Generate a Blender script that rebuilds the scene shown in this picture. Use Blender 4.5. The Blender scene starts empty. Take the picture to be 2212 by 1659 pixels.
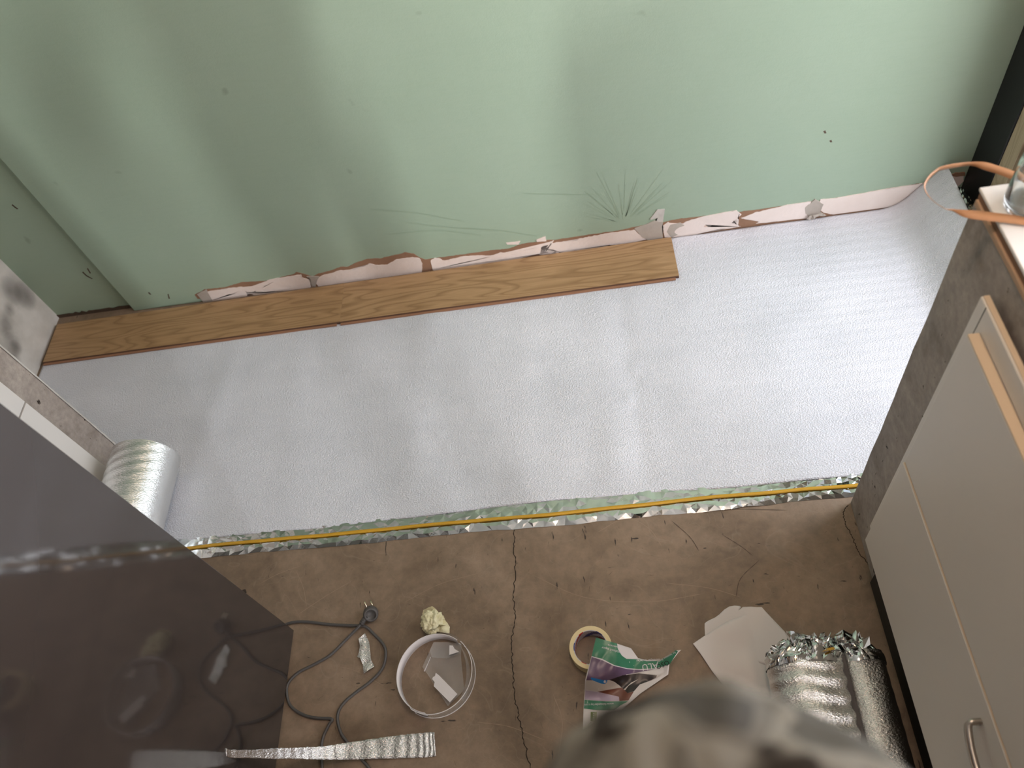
import bpy, bmesh, math, random
from mathutils import Vector, Matrix, noise
random.seed(4)
C = bpy.context.scene.collection
S = bpy.context.scene
PI = math.pi

# ---------------------------------------------------------------- camera
cam_d = bpy.data.cameras.new('camera'); cam = bpy.data.objects.new('camera', cam_d); C.objects.link(cam)
cam_d.sensor_width = 36; cam_d.lens = 27.765; cam_d.clip_start = 0.02
R = Matrix(((0.98539269, 0.11514762, 0.12546819), (-0.02362135, 0.82205408, -0.56891926), (-0.16865133, 0.55764515, 0.81276602)))
cam.matrix_world = Matrix.Translation((0, 0, 2.05)) @ R.to_4x4()
cam_d.dof.use_dof = True; cam_d.dof.focus_distance = 2.0; cam_d.dof.aperture_fstop = 3.5
S.camera = cam
S.view_settings.view_transform = 'Standard'; S.view_settings.look = 'None'
S.view_settings.gamma = 1; S.view_settings.use_curve_mapping = False
S.view_settings.exposure = -0.24

# ---------------------------------------------------------------- light
w = bpy.data.worlds.new('sky'); S.world = w; w.use_nodes = True
w.node_tree.nodes['Background'].inputs[0].default_value = (0.75, 0.86, 1.0, 1)
w.node_tree.nodes['Background'].inputs[1].default_value = 1.5

def area(name, loc, aim, sx, sy, power, col, spread=PI):
    l = bpy.data.lights.new(name, 'AREA'); l.shape = 'RECTANGLE'; l.size = sx; l.size_y = sy
    l.energy = power; l.color = col; l.spread = spread
    o = bpy.data.objects.new(name, l); C.objects.link(o); o.location = loc
    o.rotation_euler = (Vector(aim) - Vector(loc)).to_track_quat('-Z', 'Z').to_euler()
    return o
area('window_daylight', (1.75, 0.75, 1.35), (0, 0.75, 1.0), 1.9, 2.0, 108, (0.95, 0.95, 1.0))
area('front_daylight', (1.92, -4.35, 1.45), (0.2, 1.0, 0.8), 0.24, 1.6, 60, (1.0, 0.98, 0.98), 1.6)
lp = bpy.data.lights.new('ceiling_bulb', 'POINT'); lp.energy = 27; lp.color = (1.0, 0.72, 0.53); lp.shadow_soft_size = 0.12
lo = bpy.data.objects.new('ceiling_bulb', lp); C.objects.link(lo); lo.location = (0.12, 0.80, 2.62)
lp = bpy.data.lights.new('rear_glint_light', 'POINT'); lp.energy = 13; lp.color = (1.0, 0.60, 0.32); lp.shadow_soft_size = 0.07  # second lamp added behind the camera to put warm glints on foil
lo = bpy.data.objects.new('rear_glint_light', lp); C.objects.link(lo); lo.location = (0.75, -0.9, 2.6)

# ---------------------------------------------------------------- helpers
def new_mat(name, col, rough=0.5, metal=0.0, spec=0.5):
    m = bpy.data.materials.new(name); m.use_nodes = True
    p = m.node_tree.nodes['Principled BSDF']
    p.inputs['Base Color'].default_value = (*col, 1); p.inputs['Roughness'].default_value = rough
    p.inputs['Metallic'].default_value = metal; p.inputs['Specular IOR Level'].default_value = spec
    return m, m.node_tree, p

def nd(nt, t, **kw):
    n = nt.nodes.new(t)
    for k, v in kw.items(): setattr(n, k, v)
    return n

def coords(nt, scale=(1, 1, 1), rot=(0, 0, 0), loc=(0, 0, 0)):
    tc = nd(nt, 'ShaderNodeTexCoord'); mp = nd(nt, 'ShaderNodeMapping')
    mp.inputs['Scale'].default_value = scale; mp.inputs['Rotation'].default_value = rot; mp.inputs['Location'].default_value = loc
    nt.links.new(tc.outputs['Object'], mp.inputs['Vector']); return mp.outputs[0]

def noise_tex(nt, vec, scale, detail=4, rough=0.5, dist=0.0):
    n = nd(nt, 'ShaderNodeTexNoise'); n.inputs['Scale'].default_value = scale; n.inputs['Detail'].default_value = detail
    n.inputs['Roughness'].default_value = rough; n.inputs['Distortion'].default_value = dist
    nt.links.new(vec, n.inputs['Vector']); return n.outputs['Fac']

def ramp(nt, fac, stops, interp='LINEAR'):
    r = nd(nt, 'ShaderNodeValToRGB'); cr = r.color_ramp; cr.interpolation = interp
    while len(cr.elements) > 1: cr.elements.remove(cr.elements[-1])
    cr.elements[0].position = stops[0][0]; cr.elements[0].color = (*stops[0][1], 1)
    for p, c in stops[1:]:
        e = cr.elements.new(p); e.color = (*c, 1)
    nt.links.new(fac, r.inputs[0]); return r.outputs[0]

def mix(nt, fac, a, b, mode='MIX'):
    m = nd(nt, 'ShaderNodeMix', data_type='RGBA', blend_type=mode)
    for s, v in ((0, fac), (6, a), (7, b)):
        if hasattr(v, 'is_linked') or hasattr(v, 'links'): nt.links.new(v, m.inputs[s])
        elif s == 0: m.inputs[0].default_value = v
        else: m.inputs[s].default_value = (*v, 1)
    return m.outputs[2]

def bump(nt, p, fac, strength=0.3, dist=0.01, prev=None):
    b = nd(nt, 'ShaderNodeBump'); b.inputs['Strength'].default_value = strength; b.inputs['Distance'].default_value = dist
    nt.links.new(fac, b.inputs['Height'])
    if prev is not None: nt.links.new(prev, b.inputs['Normal'])
    nt.links.new(b.outputs[0], p.inputs['Normal']); return b.outputs[0]

def g(v): return (v, v, v)

def obj(name, bm, m, parent=None, smooth=False):
    me = bpy.data.meshes.new(name); bm.to_mesh(me); bm.free()
    if smooth:
        for f in me.polygons: f.use_smooth = True
    for mm in (m if isinstance(m, (list, tuple)) else [m]): me.materials.append(mm)
    o = bpy.data.objects.new(name, me); C.objects.link(o)
    if parent is not None: o.parent = parent
    return o

def tag(o, label, cat, group=None, kind=None):
    o['label'] = label; o['category'] = cat
    if group: o['group'] = group
    if kind: o['kind'] = kind
    return o

def thing(name, label, cat, loc=(0, 0, 0), group=None):
    o = bpy.data.objects.new(name, None); C.objects.link(o); o.empty_display_size = 0.05
    o.location = loc; tag(o, label, cat, group); return o

def put(o, root):
    """parent o (built in world space) to root, keeping it where it is"""
    o.parent = root; o.matrix_parent_inverse = Matrix.Translation(root.location).inverted(); return o

def struct(name, bm, m, smooth=False):
    o = obj(name, bm, m, None, smooth); o['kind'] = 'structure'; return o

def box(bm, lo, hi, bev=0.0, seg=2):
    a = bmesh.ops.create_cube(bm, size=1)['verts']
    for v in a:
        v.co = Vector([lo[i] + (v.co[i] + 0.5) * (hi[i] - lo[i]) for i in range(3)])
    if bev > 0:
        es = list({e for v in a for e in v.link_edges})
        bmesh.ops.bevel(bm, geom=es, offset=bev, segments=seg, affect='EDGES', profile=0.5)
    return bm

def bx(lo, hi, bev=0.0, seg=2): return box(bmesh.new(), lo, hi, bev, seg)

def sheet(bm, pts, off=(0, 0, 0.0003), hf=None, cuts=2, thick=0.0, thick_dir=None):
    """filled outline laid on its own plane; hf displaces it, thick gives it a back side"""
    vs = [bm.verts.new(p) for p in pts]
    f = bm.faces.new(vs)
    r = bmesh.ops.triangulate(bm, faces=[f])
    fs = r['faces']
    for k in range(cuts):
        es = list({e for f in fs for e in f.edges if e.calc_length() > 0.006})
        if not es: break
        old = set(bm.faces)
        n0 = set(fs)
        r = bmesh.ops.subdivide_edges(bm, edges=es, cuts=1, use_grid_fill=True)
        fs = [f for f in bm.faces if f in n0 or f not in old]
    allv = {v for f in fs for v in f.verts}
    for v in allv:
        if hf: v.co += Vector(hf(v.co))
        v.co += Vector(off)
    if thick > 0:
        d = Vector(thick_dir or (0, 0, -1)) * thick
        r = bmesh.ops.extrude_face_region(bm, geom=list(fs))
        for v in r['geom']:
            if isinstance(v, bmesh.types.BMVert): v.co += d
    bmesh.ops.recalc_face_normals(bm, faces=bm.faces)
    return bm

def catmull(P, n=8):
    P = [Vector(p) for p in P]; out = []
    Q = [2 * P[0] - P[1]] + P + [2 * P[-1] - P[-2]]
    for i in range(1, len(Q) - 2):
        for k in range(n):
            t = k / n
            a, b, c, d = Q[i - 1], Q[i], Q[i + 1], Q[i + 2]
            out.append(0.5 * ((2 * b) + (c - a) * t + (2 * a - 5 * b + 4 * c - d) * t * t + (3 * b - 3 * c + d - a) * t ** 3))
    out.append(P[-1]); return out

def tube(bm, P, r, seg=8, caps=True):
    P = [Vector(p) for p in P]; rings = []
    up = Vector((0, 0, 1)); prev = None
    for i, p in enumerate(P):
        t = (P[min(i + 1, len(P) - 1)] - P[max(i - 1, 0)]).normalized()
        if prev is None:
            s = t.cross(up)
            if s.length < 0.1: s = t.cross(Vector((1, 0, 0)))
            s.normalize()
        else:
            s = (prev - t * prev.dot(t)).normalized()
        prev = s; u = s.cross(t)
        rr = r[i] if isinstance(r, (list, tuple)) else r
        rings.append([bm.verts.new(p + (s * math.cos(a) + u * math.sin(a)) * rr) for a in [2 * PI * k / seg for k in range(seg)]])
    for a, b in zip(rings, rings[1:]):
        for k in range(seg): bm.faces.new((a[k], a[(k + 1) % seg], b[(k + 1) % seg], b[k]))
    if caps:
        bm.faces.new(rings[0][::-1]); bm.faces.new(rings[-1])
    return bm

def lathe(bm, prof, c=(0, 0, 0), seg=48, a0=0, a1=2 * PI):
    full = abs(a1 - a0 - 2 * PI) < 1e-6; n = seg if full else seg + 1
    rings = [[bm.verts.new((c[0] + r * math.cos(a0 + (a1 - a0) * k / seg), c[1] + r * math.sin(a0 + (a1 - a0) * k / seg), c[2] + z)) for k in range(n)] for r, z in prof]
    for a, b in zip(rings, rings[1:]):
        for k in range(seg):
            k2 = (k + 1) % n
            bm.faces.new((a[k], a[k2], b[k2], b[k]))
    bmesh.ops.remove_doubles(bm, verts=bm.verts, dist=1e-6)
    bmesh.ops.recalc_face_normals(bm, faces=bm.faces)
    return bm

def grid(bm, nx, ny, fn):
    V = [[bm.verts.new(fn(i / nx, j / ny)) for j in range(ny + 1)] for i in range(nx + 1)]
    for i in range(nx):
        for j in range(ny): bm.faces.new((V[i][j], V[i + 1][j], V[i + 1][j + 1], V[i][j + 1]))
    return bm

def nz(*p): return noise.noise(Vector(p))
def sst(a, b, x):
    t = max(0, min(1, (x - a) / (b - a))); return t * t * (3 - 2 * t)

# ---------------------------------------------------------------- materials
def green_paint():
    m, nt, p = new_mat('mint_green_paint', (0.36, 0.50, 0.36), 0.55, 0, 0.35)
    v = coords(nt)
    n1 = noise_tex(nt, v, 2.2, 5, 0.6)
    c = mix(nt, n1, (0.325, 0.435, 0.325), (0.37, 0.465, 0.365))
    # dried scrub strokes near the skirting
    v2 = coords(nt, (1.5, 1, 14), (0, 0.35, 0)); n2 = noise_tex(nt, v2, 3.0, 3, 0.5, 1.5)
    s = ramp(nt, n2, [(0.45, g(0)), (0.5, g(1)), (0.55, g(0))])
    c = mix(nt, mix(nt, 0.06, g(0), s), c, (0.22, 0.34, 0.22))
    v3 = coords(nt); n3 = noise_tex(nt, v3, 9, 2, 0.4)
    d = ramp(nt, n3, [(0.745, g(0)), (0.80, g(0.6))])
    c = mix(nt, d, c, (0.12, 0.14, 0.10))
    nt.links.new(c, p.inputs['Base Color'])
    b = bump(nt, p, noise_tex(nt, v, 260, 2), 0.12, 0.002)
    bump(nt, p, noise_tex(nt, v, 6, 4), 0.25, 0.01, b)
    return m

def concrete(name, c0, c1, dark, sc=1.0, rough=0.5, flecks=True):
    m, nt, p = new_mat(name, c0, rough, 0, 0.4)
    v = coords(nt, (sc, sc, sc))
    n1 = noise_tex(nt, v, 3.2, 6, 0.6, 0.6)
    c = ramp(nt, n1, [(0.30, dark), (0.48, c0), (0.68, c1)])
    n2 = noise_tex(nt, v, 24, 6, 0.7)
    c = mix(nt, 0.35, c, ramp(nt, n2, [(0.3, g(0.25)), (0.7, g(0.85))]), 'OVERLAY')
    if flecks:
        va = coords(nt, (60 * sc, 14 * sc, 14 * sc), (0.4, 0, 0.7)); n3 = noise_tex(nt, va, 1.1, 3, 0.5)
        vb = coords(nt, (14 * sc, 50 * sc, 14 * sc), (0, 0.3, 0.35)); n4 = noise_tex(nt, vb, 1.3, 3, 0.5)
        f1 = ramp(nt, n3, [(0.71, g(0)), (0.74, g(1))]); f2 = ramp(nt, n4, [(0.72, g(0)), (0.75, g(1))])
        c = mix(nt, f1, c, (0.03, 0.02, 0.015)); c = mix(nt, f2, c, (0.04, 0.027, 0.02))
        # pale trowel scratches
        vc = coords(nt, (1, 1, 1), (0, 0, 1.1)); n5 = noise_tex(nt, vc, 4, 2, 0.4, 2.5)
        s = ramp(nt, n5, [(0.493, g(0)), (0.5, g(0.30)), (0.507, g(0))])
        c = mix(nt, s, c, (0.30, 0.24, 0.18))
    nt.links.new(c, p.inputs['Base Color'])
    rr = nd(nt, 'ShaderNodeMapRange'); rr.inputs[3].default_value = rough - 0.12; rr.inputs[4].default_value = rough + 0.15
    nt.links.new(n2, rr.inputs[0]); nt.links.new(rr.outputs[0], p.inputs['Roughness'])
    b = bump(nt, p, n2, 0.25, 0.004); bump(nt, p, noise_tex(nt, v, 160, 3), 0.25, 0.001, b)
    return m

def plaster(name, col, stain):
    m, nt, p = new_mat(name, col, 0.85, 0, 0.2)
    v = coords(nt)
    c = mix(nt, ramp(nt, noise_tex(nt, v, 5, 4, 0.6), [(0.4, g(0)), (0.75, g(1))]), col, stain)
    nt.links.new(c, p.inputs['Base Color']); bump(nt, p, noise_tex(nt, v, 60, 4), 0.4, 0.003)
    return m

def foam_mat():
    m, nt, p = new_mat('white_underlay_foam', (0.72, 0.735, 0.79), 0.42, 0.0, 0.75)
    v = coords(nt)
    n0 = noise_tex(nt, coords(nt, (0.9, 1.6, 1)), 2.6, 4, 0.6)
    c = ramp(nt, n0, [(0.3, (0.65, 0.665, 0.73)), (0.7, (0.76, 0.77, 0.84))])
    vs = coords(nt, (1, 1, 1), (0, 0, 0.05)); sm = noise_tex(nt, vs, 13, 3, 0.5)
    c = mix(nt, ramp(nt, sm, [(0.64, g(0)), (0.80, g(0.25))]), c, (0.48, 0.48, 0.52))
    nt.links.new(c, p.inputs['Base Color'])
    p.inputs['Coat Weight'].default_value = 0.6; p.inputs['Coat Roughness'].default_value = 0.25
    w_ = nd(nt, 'ShaderNodeTexWave', wave_type='BANDS', bands_direction='Y'); w_.inputs['Scale'].default_value = 8.5
    w_.inputs['Distortion'].default_value = 2.2; w_.inputs['Detail'].default_value = 2; w_.inputs['Detail Scale'].default_value = 0.6
    nt.links.new(coords(nt, (0.35, 1, 1)), w_.inputs['Vector'])
    tcx = nd(nt, 'ShaderNodeTexCoord'); sx_ = nd(nt, 'ShaderNodeSeparateXYZ'); nt.links.new(tcx.outputs['Object'], sx_.inputs[0])
    mr = nd(nt, 'ShaderNodeMapRange'); mr.inputs[1].default_value = 0.1; mr.inputs[2].default_value = 0.75; mr.inputs[3].default_value = 0.12; mr.inputs[4].default_value = 1.0
    nt.links.new(sx_.outputs[0], mr.inputs[0])
    mm_ = nd(nt, 'ShaderNodeMath', operation='MULTIPLY'); nt.links.new(w_.outputs['Fac'], mm_.inputs[0]); nt.links.new(mr.outputs[0], mm_.inputs[1])
    b = bump(nt, p, mm_.outputs[0], 0.16, 0.006)
    vo = nd(nt, 'ShaderNodeTexVoronoi'); vo.inputs['Scale'].default_value = 210; nt.links.new(coords(nt, (1, 1.6, 1)), vo.inputs['Vector'])
    bump(nt, p, vo.outputs['Distance'], 0.8, 0.0022, b)
    return m

def foil_mat(name, col=(0.86, 0.86, 0.87), rough=0.16, pebble=0.0, ridges=False):
    m, nt, p = new_mat(name, col, rough, 1.0)
    v = coords(nt)
    prev = None
    if ridges:
        w_ = nd(nt, 'ShaderNodeTexWave', wave_type='BANDS', bands_direction='Y'); w_.inputs['Scale'].default_value = 9
        w_.inputs['Distortion'].default_value = 2.5; w_.inputs['Detail'].default_value = 2
        nt.links.new(coords(nt), w_.inputs['Vector']); prev = bump(nt, p, w_.outputs['Fac'], 0.35, 0.008)
    if pebble > 0:
        prev = bump(nt, p, noise_tex(nt, coords(nt, (1, 2.2, 1)), 150, 3, 0.6), pebble, 0.004, prev)
    else:
        prev = bump(nt, p, noise_tex(nt, v, 40, 3), 0.15, 0.003, prev)
    return m

def wood(name, shift, light=(0.44, 0.28, 0.145), dark=(0.24, 0.135, 0.06)):
    m, nt, p = new_mat(name, light, 0.42, 0, 0.45)
    v = coords(nt, (0.55, 4.6, 1), (0, 0, 0), (shift, 0.3 * shift, 0))
    dn = nd(nt, 'ShaderNodeTexNoise'); dn.inputs['Scale'].default_value = 2.0; dn.inputs['Detail'].default_value = 2; nt.links.new(v, dn.inputs['Vector'])
    w_ = nd(nt, 'ShaderNodeMath', operation='MULTIPLY'); w_.inputs[1].default_value = 16; nt.links.new(dn.outputs['Fac'], w_.inputs[0])
    fr = nd(nt, 'ShaderNodeMath', operation='FRACT'); nt.links.new(w_.outputs[0], fr.inputs[0])
    rings = ramp(nt, fr.outputs[0], [(0.0, g(0.9)), (0.12, g(0.25)), (0.6, g(0.05)), (1.0, g(0.9))])
    fine = noise_tex(nt, coords(nt, (3, 90, 1)), 2.2, 5, 0.7)
    c = mix(nt, ramp(nt, fine, [(0.35, g(0)), (0.7, g(1))]), (light[0] * 0.86, light[1] * 0.84, light[2] * 0.8), (light[0] * 1.12, light[1] * 1.12, light[2] * 1.15))
    c = mix(nt, mix(nt, 0.85, g(0), rings), c, dark)
    kn = noise_tex(nt, coords(nt, (1, 2.2, 1), (0, 0, 0), (shift * 2, 0, 0)), 4.2, 2)
    c = mix(nt, ramp(nt, kn, [(0.66, g(0)), (0.78, g(0.7))]), c, dark)
    nt.links.new(c, p.inputs['Base Color']); bump(nt, p, fine, 0.12, 0.001)
    return m

def fabric_camo():
    m, nt, p = new_mat('camouflage_cloth', (0.3, 0.3, 0.25), 0.85, 0, 0.2)
    v = coords(nt)
    a = noise_tex(nt, v, 13, 2, 0.5, 0.8); b = noise_tex(nt, coords(nt, (1, 1.4, 1), (0, 0, 0.6), (3, 1, 2)), 13, 2, 0.5, 1.0)
    c = ramp(nt, a, [(0.0, (0.05, 0.048, 0.042)), (0.42, (0.10, 0.094, 0.08)), (0.48, (0.155, 0.147, 0.125)), (0.58, (0.065, 0.062, 0.052))], 'CONSTANT')
    k = ramp(nt, b, [(0.565, g(0)), (0.59, g(1))])
    c = mix(nt, k, c, (0.022, 0.018, 0.014))
    nt.links.new(c, p.inputs['Base Color']); bump(nt, p, noise_tex(nt, v, 300, 2), 0.2, 0.001)
    return m

M = {}
M['green'] = green_paint()
M['floor'] = concrete('brown_concrete_floor', (0.205, 0.145, 0.098), (0.265, 0.192, 0.136), (0.135, 0.092, 0.06), 1.0, 0.48)
M['conc'] = concrete('grey_brown_concrete', (0.31, 0.265, 0.235), (0.39, 0.34, 0.30), (0.20, 0.165, 0.14), 2.2, 0.7, True)
M['white_plaster'] = plaster('dirty_white_plaster', (0.62, 0.59, 0.55), (0.40, 0.37, 0.33))
M['ceil'] = new_mat('white_ceiling', (0.75, 0.74, 0.72), 0.9)[0]
M['pink'] = plaster('bare_pink_plaster', (0.86, 0.76, 0.71), (0.78, 0.67, 0.61))
M['card'] = plaster('torn_brown_paper', (0.33, 0.195, 0.125), (0.25, 0.14, 0.09))
M['grey_plaster'] = plaster('grey_adhesive', (0.50, 0.45, 0.40), (0.36, 0.31, 0.27))
M['foam'] = foam_mat()
M['film'] = foil_mat('crinkled_foil', (0.64, 0.65, 0.65), 0.08)
M['foil'] = foil_mat('pebbled_foil', (0.84, 0.83, 0.82), 0.25, 0.9)
M['roll_foil'] = foil_mat('ribbed_foil', (0.80, 0.81, 0.81), 0.2, 0.5, False)
M['wood_a'] = wood('oak_laminate_left', 1.3, (0.42, 0.262, 0.132))
M['wood_b'] = wood('oak_laminate_right', 4.1)
M['core_shaded'] = new_mat('shaded_fibreboard', (0.11, 0.055, 0.033), 0.8)[0]  # fibreboard darkened: groove shade put into the board body's colour
M['core'] = new_mat('brown_fibreboard', (0.30, 0.15, 0.085), 0.8)[0]
M['orange'] = new_mat('ochre_tape_line', (0.60, 0.33, 0.03), 0.35)[0]
M['white_lam'] = new_mat('white_laminate', (0.70, 0.64, 0.585), 0.45, 0, 0.4)[0]
M['white_lam2'] = new_mat('white_laminate_clean', (0.70, 0.67, 0.64), 0.4, 0, 0.4)[0]
M['tan'] = new_mat('tan_edge_band', (0.66, 0.51, 0.36), 0.6)[0]
M['gloss'] = new_mat('dark_gloss_laminate', (0.038, 0.030, 0.027), 0.07, 0, 0.8)[0]
M['gloss_edge'] = new_mat('dark_gloss_edge', (0.16, 0.14, 0.13), 0.25)[0]
M['black'] = new_mat('black_frame', (0.008, 0.008, 0.009), 0.45, 0, 0.3)[0]
M['pine'] = wood('pale_pine', 2.2, (0.44, 0.36, 0.235), (0.30, 0.23, 0.14))
M['cream'] = new_mat('cream_sash', (0.55, 0.46, 0.34), 0.5)[0]
M['steel'] = new_mat('brushed_steel', (0.46, 0.41, 0.36), 0.28, 1.0)[0]
M['cord'] = new_mat('grey_rubber_cord', (0.075, 0.068, 0.065), 0.5)[0]
M['brass'] = new_mat('nickel_pin', (0.75, 0.66, 0.5), 0.25, 1.0)[0]
M['paper'] = new_mat('white_paper', (0.70, 0.655, 0.65), 0.7)[0]
M['masking'] = new_mat('cream_masking_tape', (0.80, 0.67, 0.40), 0.7)[0]
M['masking_side'] = new_mat('cream_masking_tape_side', (0.82, 0.73, 0.52), 0.6)[0]
M['camo'] = fabric_camo()
M['skin'] = new_mat('skin', (0.50, 0.30, 0.22), 0.5)[0]; M['skin'].node_tree.nodes['Principled BSDF'].inputs['Subsurface Weight'].default_value = 0.1
M['strip_brown'] = new_mat('brown_edging_strip', (0.42, 0.205, 0.095), 0.5)[0]
M['crack'] = new_mat('crack_dark', (0.03, 0.02, 0.013), 0.9)[0]
M['scuff'] = new_mat('pale_scuff', (0.27, 0.195, 0.135), 0.6)[0]
M['darkscuff'] = new_mat('dark_scuff', (0.09, 0.06, 0.04), 0.7)[0]

def clear(name, tint, rough, alpha):
    m, nt, p = new_mat(name, tint, rough, 0, 0.6)
    p.inputs['Alpha'].default_value = alpha; return m
M['clear'] = clear('clear_plastic', (0.75, 0.74, 0.72), 0.12, 0.10)
M['clear2'] = clear('hazy_plastic', (0.72, 0.70, 0.68), 0.15, 0.13)
m, nt, p = new_mat('glass', (0.93, 0.96, 0.95), 0.02); p.inputs['Transmission Weight'].default_value = 1; p.inputs['IOR'].default_value = 1.45
M['glass'] = m

# ================================================================ SETTING
WY = 1.975      # face of the green wall
struct('floor', bx((-3.6, -4.2, -0.12), (3.2, 2.2, 0)), M['floor'])
floor = bpy.data.objects['floor']

# cracks and scuffs in the concrete: thin pieces set on the surface
def ribbon(bm, P, wid, z=0.0006):
    P = [Vector(p) for p in P]; L = []
    for i, p in enumerate(P):
        t = (P[min(i + 1, len(P) - 1)] - P[max(i - 1, 0)]); n = Vector((-t.y, t.x, 0)).normalized()
        ww = wid * (0.35 + 0.65 * abs(math.sin(i * 1.7 + 1))) * (1 if 0 < i < len(P) - 1 else 0.2)
        L.append((bm.verts.new((p.x + n.x * ww, p.y + n.y * ww, z)), bm.verts.new((p.x - n.x * ww, p.y - n.y * ww, z))))
    for a, b in zip(L, L[1:]): bm.faces.new((a[0], a[1], b[1], b[0]))
    return bm
ck = []
for p in catmull([(-0.3200,0.9450,0.0000), (-0.3240,0.8840,0.0000), (-0.3220,0.8160,0.0000), (-0.3290,0.7380,0.0000), (-0.3270,0.6750,0.0000), (-0.3370,0.6150,0.0000), (-0.3350,0.5450,0.0000), (-0.3320,0.4880,0.0000), (-0.3240,0.4330,0.0000), (-0.3120,0.3790,0.0000), (-0.2970,0.3130,0.0000)], 10):
    ck.append(p + Vector((random.uniform(-.003, .003), 0, 0)))
o = obj('crack', ribbon(bmesh.new(), ck, 0.0016), M['crack'], floor)
ck2 = [p + Vector((random.uniform(-.002, .002), 0, 0)) for p in catmull([(0.5840,0.9160,0.0000), (0.5660,0.8910,0.0000), (0.5640,0.8580,0.0000), (0.5720,0.8240,0.0000), (0.5740,0.7860,0.0000), (0.5880,0.7530,0.0000), (0.5940,0.7210,0.0000)], 10)]
obj('crack', ribbon(bmesh.new(), ck2, 0.0014), M['crack'], floor)
SC = [[(-0.9630,0.8700,0.0000), (-0.9340,0.8160,0.0000), (-0.9170,0.7610,0.0000)], [(-1.0700,0.8380,0.0000), (-1.0180,0.8640,0.0000), (-0.9500,0.8830,0.0000)], [(-0.6310,0.7500,0.0000), (-0.5350,0.7920,0.0000), (-0.4240,0.8140,0.0000)], [(-0.0890,0.9020,0.0000), (-0.0090,0.9360,0.0000), (0.0510,0.9020,0.0000), (0.0810,0.8450,0.0000)],
      [(-0.7910,0.8240,0.0000), (-0.8680,0.7830,0.0000), (-0.9440,0.7360,0.0000)], [(-0.8070,0.5890,0.0000), (-0.7540,0.5730,0.0000), (-0.6750,0.5300,0.0000)], [(-0.2750,0.7960,0.0000), (-0.1420,0.7230,0.0000), (0.0260,0.6960,0.0000), (0.1700,0.7060,0.0000)], [(-0.2350,0.4820,0.0000), (-0.2160,0.4160,0.0000), (-0.2320,0.3340,0.0000)],
      [(-0.4290,0.4280,0.0000), (-0.3480,0.4130,0.0000), (-0.2580,0.3760,0.0000)], [(0.0800,0.7420,0.0000), (0.1840,0.7200,0.0000), (0.2610,0.6890,0.0000)]]
bm = bmesh.new()
for s in SC: ribbon(bm, catmull(s, 6), 0.0011, 0.0004)
o = obj('scuff_marks', bm, M['scuff'], floor); o['kind'] = 'stuff'
bm = bmesh.new()
for s in ([(0.3260,0.7830,0.0000), (0.2700,0.7380,0.0000), (0.2490,0.6900,0.0000)], [(-0.0330,0.9500,0.0000), (0.0570,0.9520,0.0000), (0.1560,0.9360,0.0000), (0.2570,0.9370,0.0000), (0.4250,0.9160,0.0000)], [(0.2440,0.8630,0.0000), (0.2860,0.8260,0.0000), (0.3110,0.7970,0.0000)], [(0.2120,0.6100,0.0000), (0.2700,0.6170,0.0000), (0.3340,0.5980,0.0000)], [(0.1160,0.9170,0.0000), (0.1580,0.8650,0.0000), (0.1760,0.8230,0.0000)]):
    ribbon(bm, catmull(s, 6), 0.0012, 0.0005)
rnd = random.Random(11)
for k in range(260):
    x, y = rnd.uniform(-0.95, 0.65), rnd.uniform(0.2, 0.95); a = rnd.gauss(0.9, 0.7); l = rnd.uniform(0.002, 0.009) * (2 if rnd.random() < .1 else 1)
    ribbon(bm, [(x, y, 0), (x + l * math.cos(a) * .5, y + l * math.sin(a) * .5, 0), (x + l * math.cos(a), y + l * math.sin(a), 0)], rnd.uniform(0.0003, 0.0009), 0.0005)
o = obj('dark_flecks', bm, M['darkscuff'], floor); o['kind'] = 'stuff'

# back wall: main face plus the slightly recessed stretch at its left end
bm = bmesh.new()
XS = -1.765
box(bm, (-2.3, WY + 0.022, -0.02), (XS, WY + 0.2, 2.7)); box(bm, (XS, WY, 0.0), (1.30, WY + 0.2, 2.7), 0.004, 2)
wall = struct('wall_back', bm, M['green'])
# dark ragged joint at the foot of the recess
bm = bmesh.new()
P = [(-2.085, WY + .019, 0.0), (XS - .002, WY + .019, 0.0)]
top = []
for k in range(24):
    t = k / 23; top.append((XS - .002 - t * (-XS - .002 + 2.085 - 0.0) * 0 + 0, 0, 0))
ol = [(XS - .003 - k * (2.085 + XS) / 23 * 1.0, WY + .019, 0.016 + 0.008 * nz(k * .9, 2, 1)) for k in range(24)]
sheet(bm, P + ol, (0, 0, 0), None, 0, 0.002, (0, 1, 0))
obj('rough_joint', bm, M['darkscuff'], wall)

def wp(lst, y, jag=0.0018, n=3, seed=0):
    """ragged closed outline on the wall plane"""
    L = [Vector((p[0], y, p[2])) for p in lst]; out = []
    for i, a in enumerate(L):
        b = L[(i + 1) % len(L)]
        m_ = max(1, int((b - a).length / 0.005))
        for k in range(m_):
            q = a.lerp(b, k / m_); s_ = jag if (q.z > 0.012) else 0
            q.x += s_ * nz(q.x * 130, q.z * 130, 1 + seed) * 1.5; q.z += s_ * (nz(q.x * 60, q.z * 30, 5 + seed) + nz(q.x * 150, q.z * 50, 5 + seed)) * 1.4; q.z = max(q.z, 0.001); out.append(tuple(q))
    return out
def flake(name, pts, mat, d, th, seed=0, jag=0.0022):
    bm = bmesh.new(); sheet(bm, wp(pts, WY - d, jag * 0.5, 3, seed), (0, 0, 0), None, 0, d, (0, 1, 0)); return obj(name, bm, mat, wall)
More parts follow.
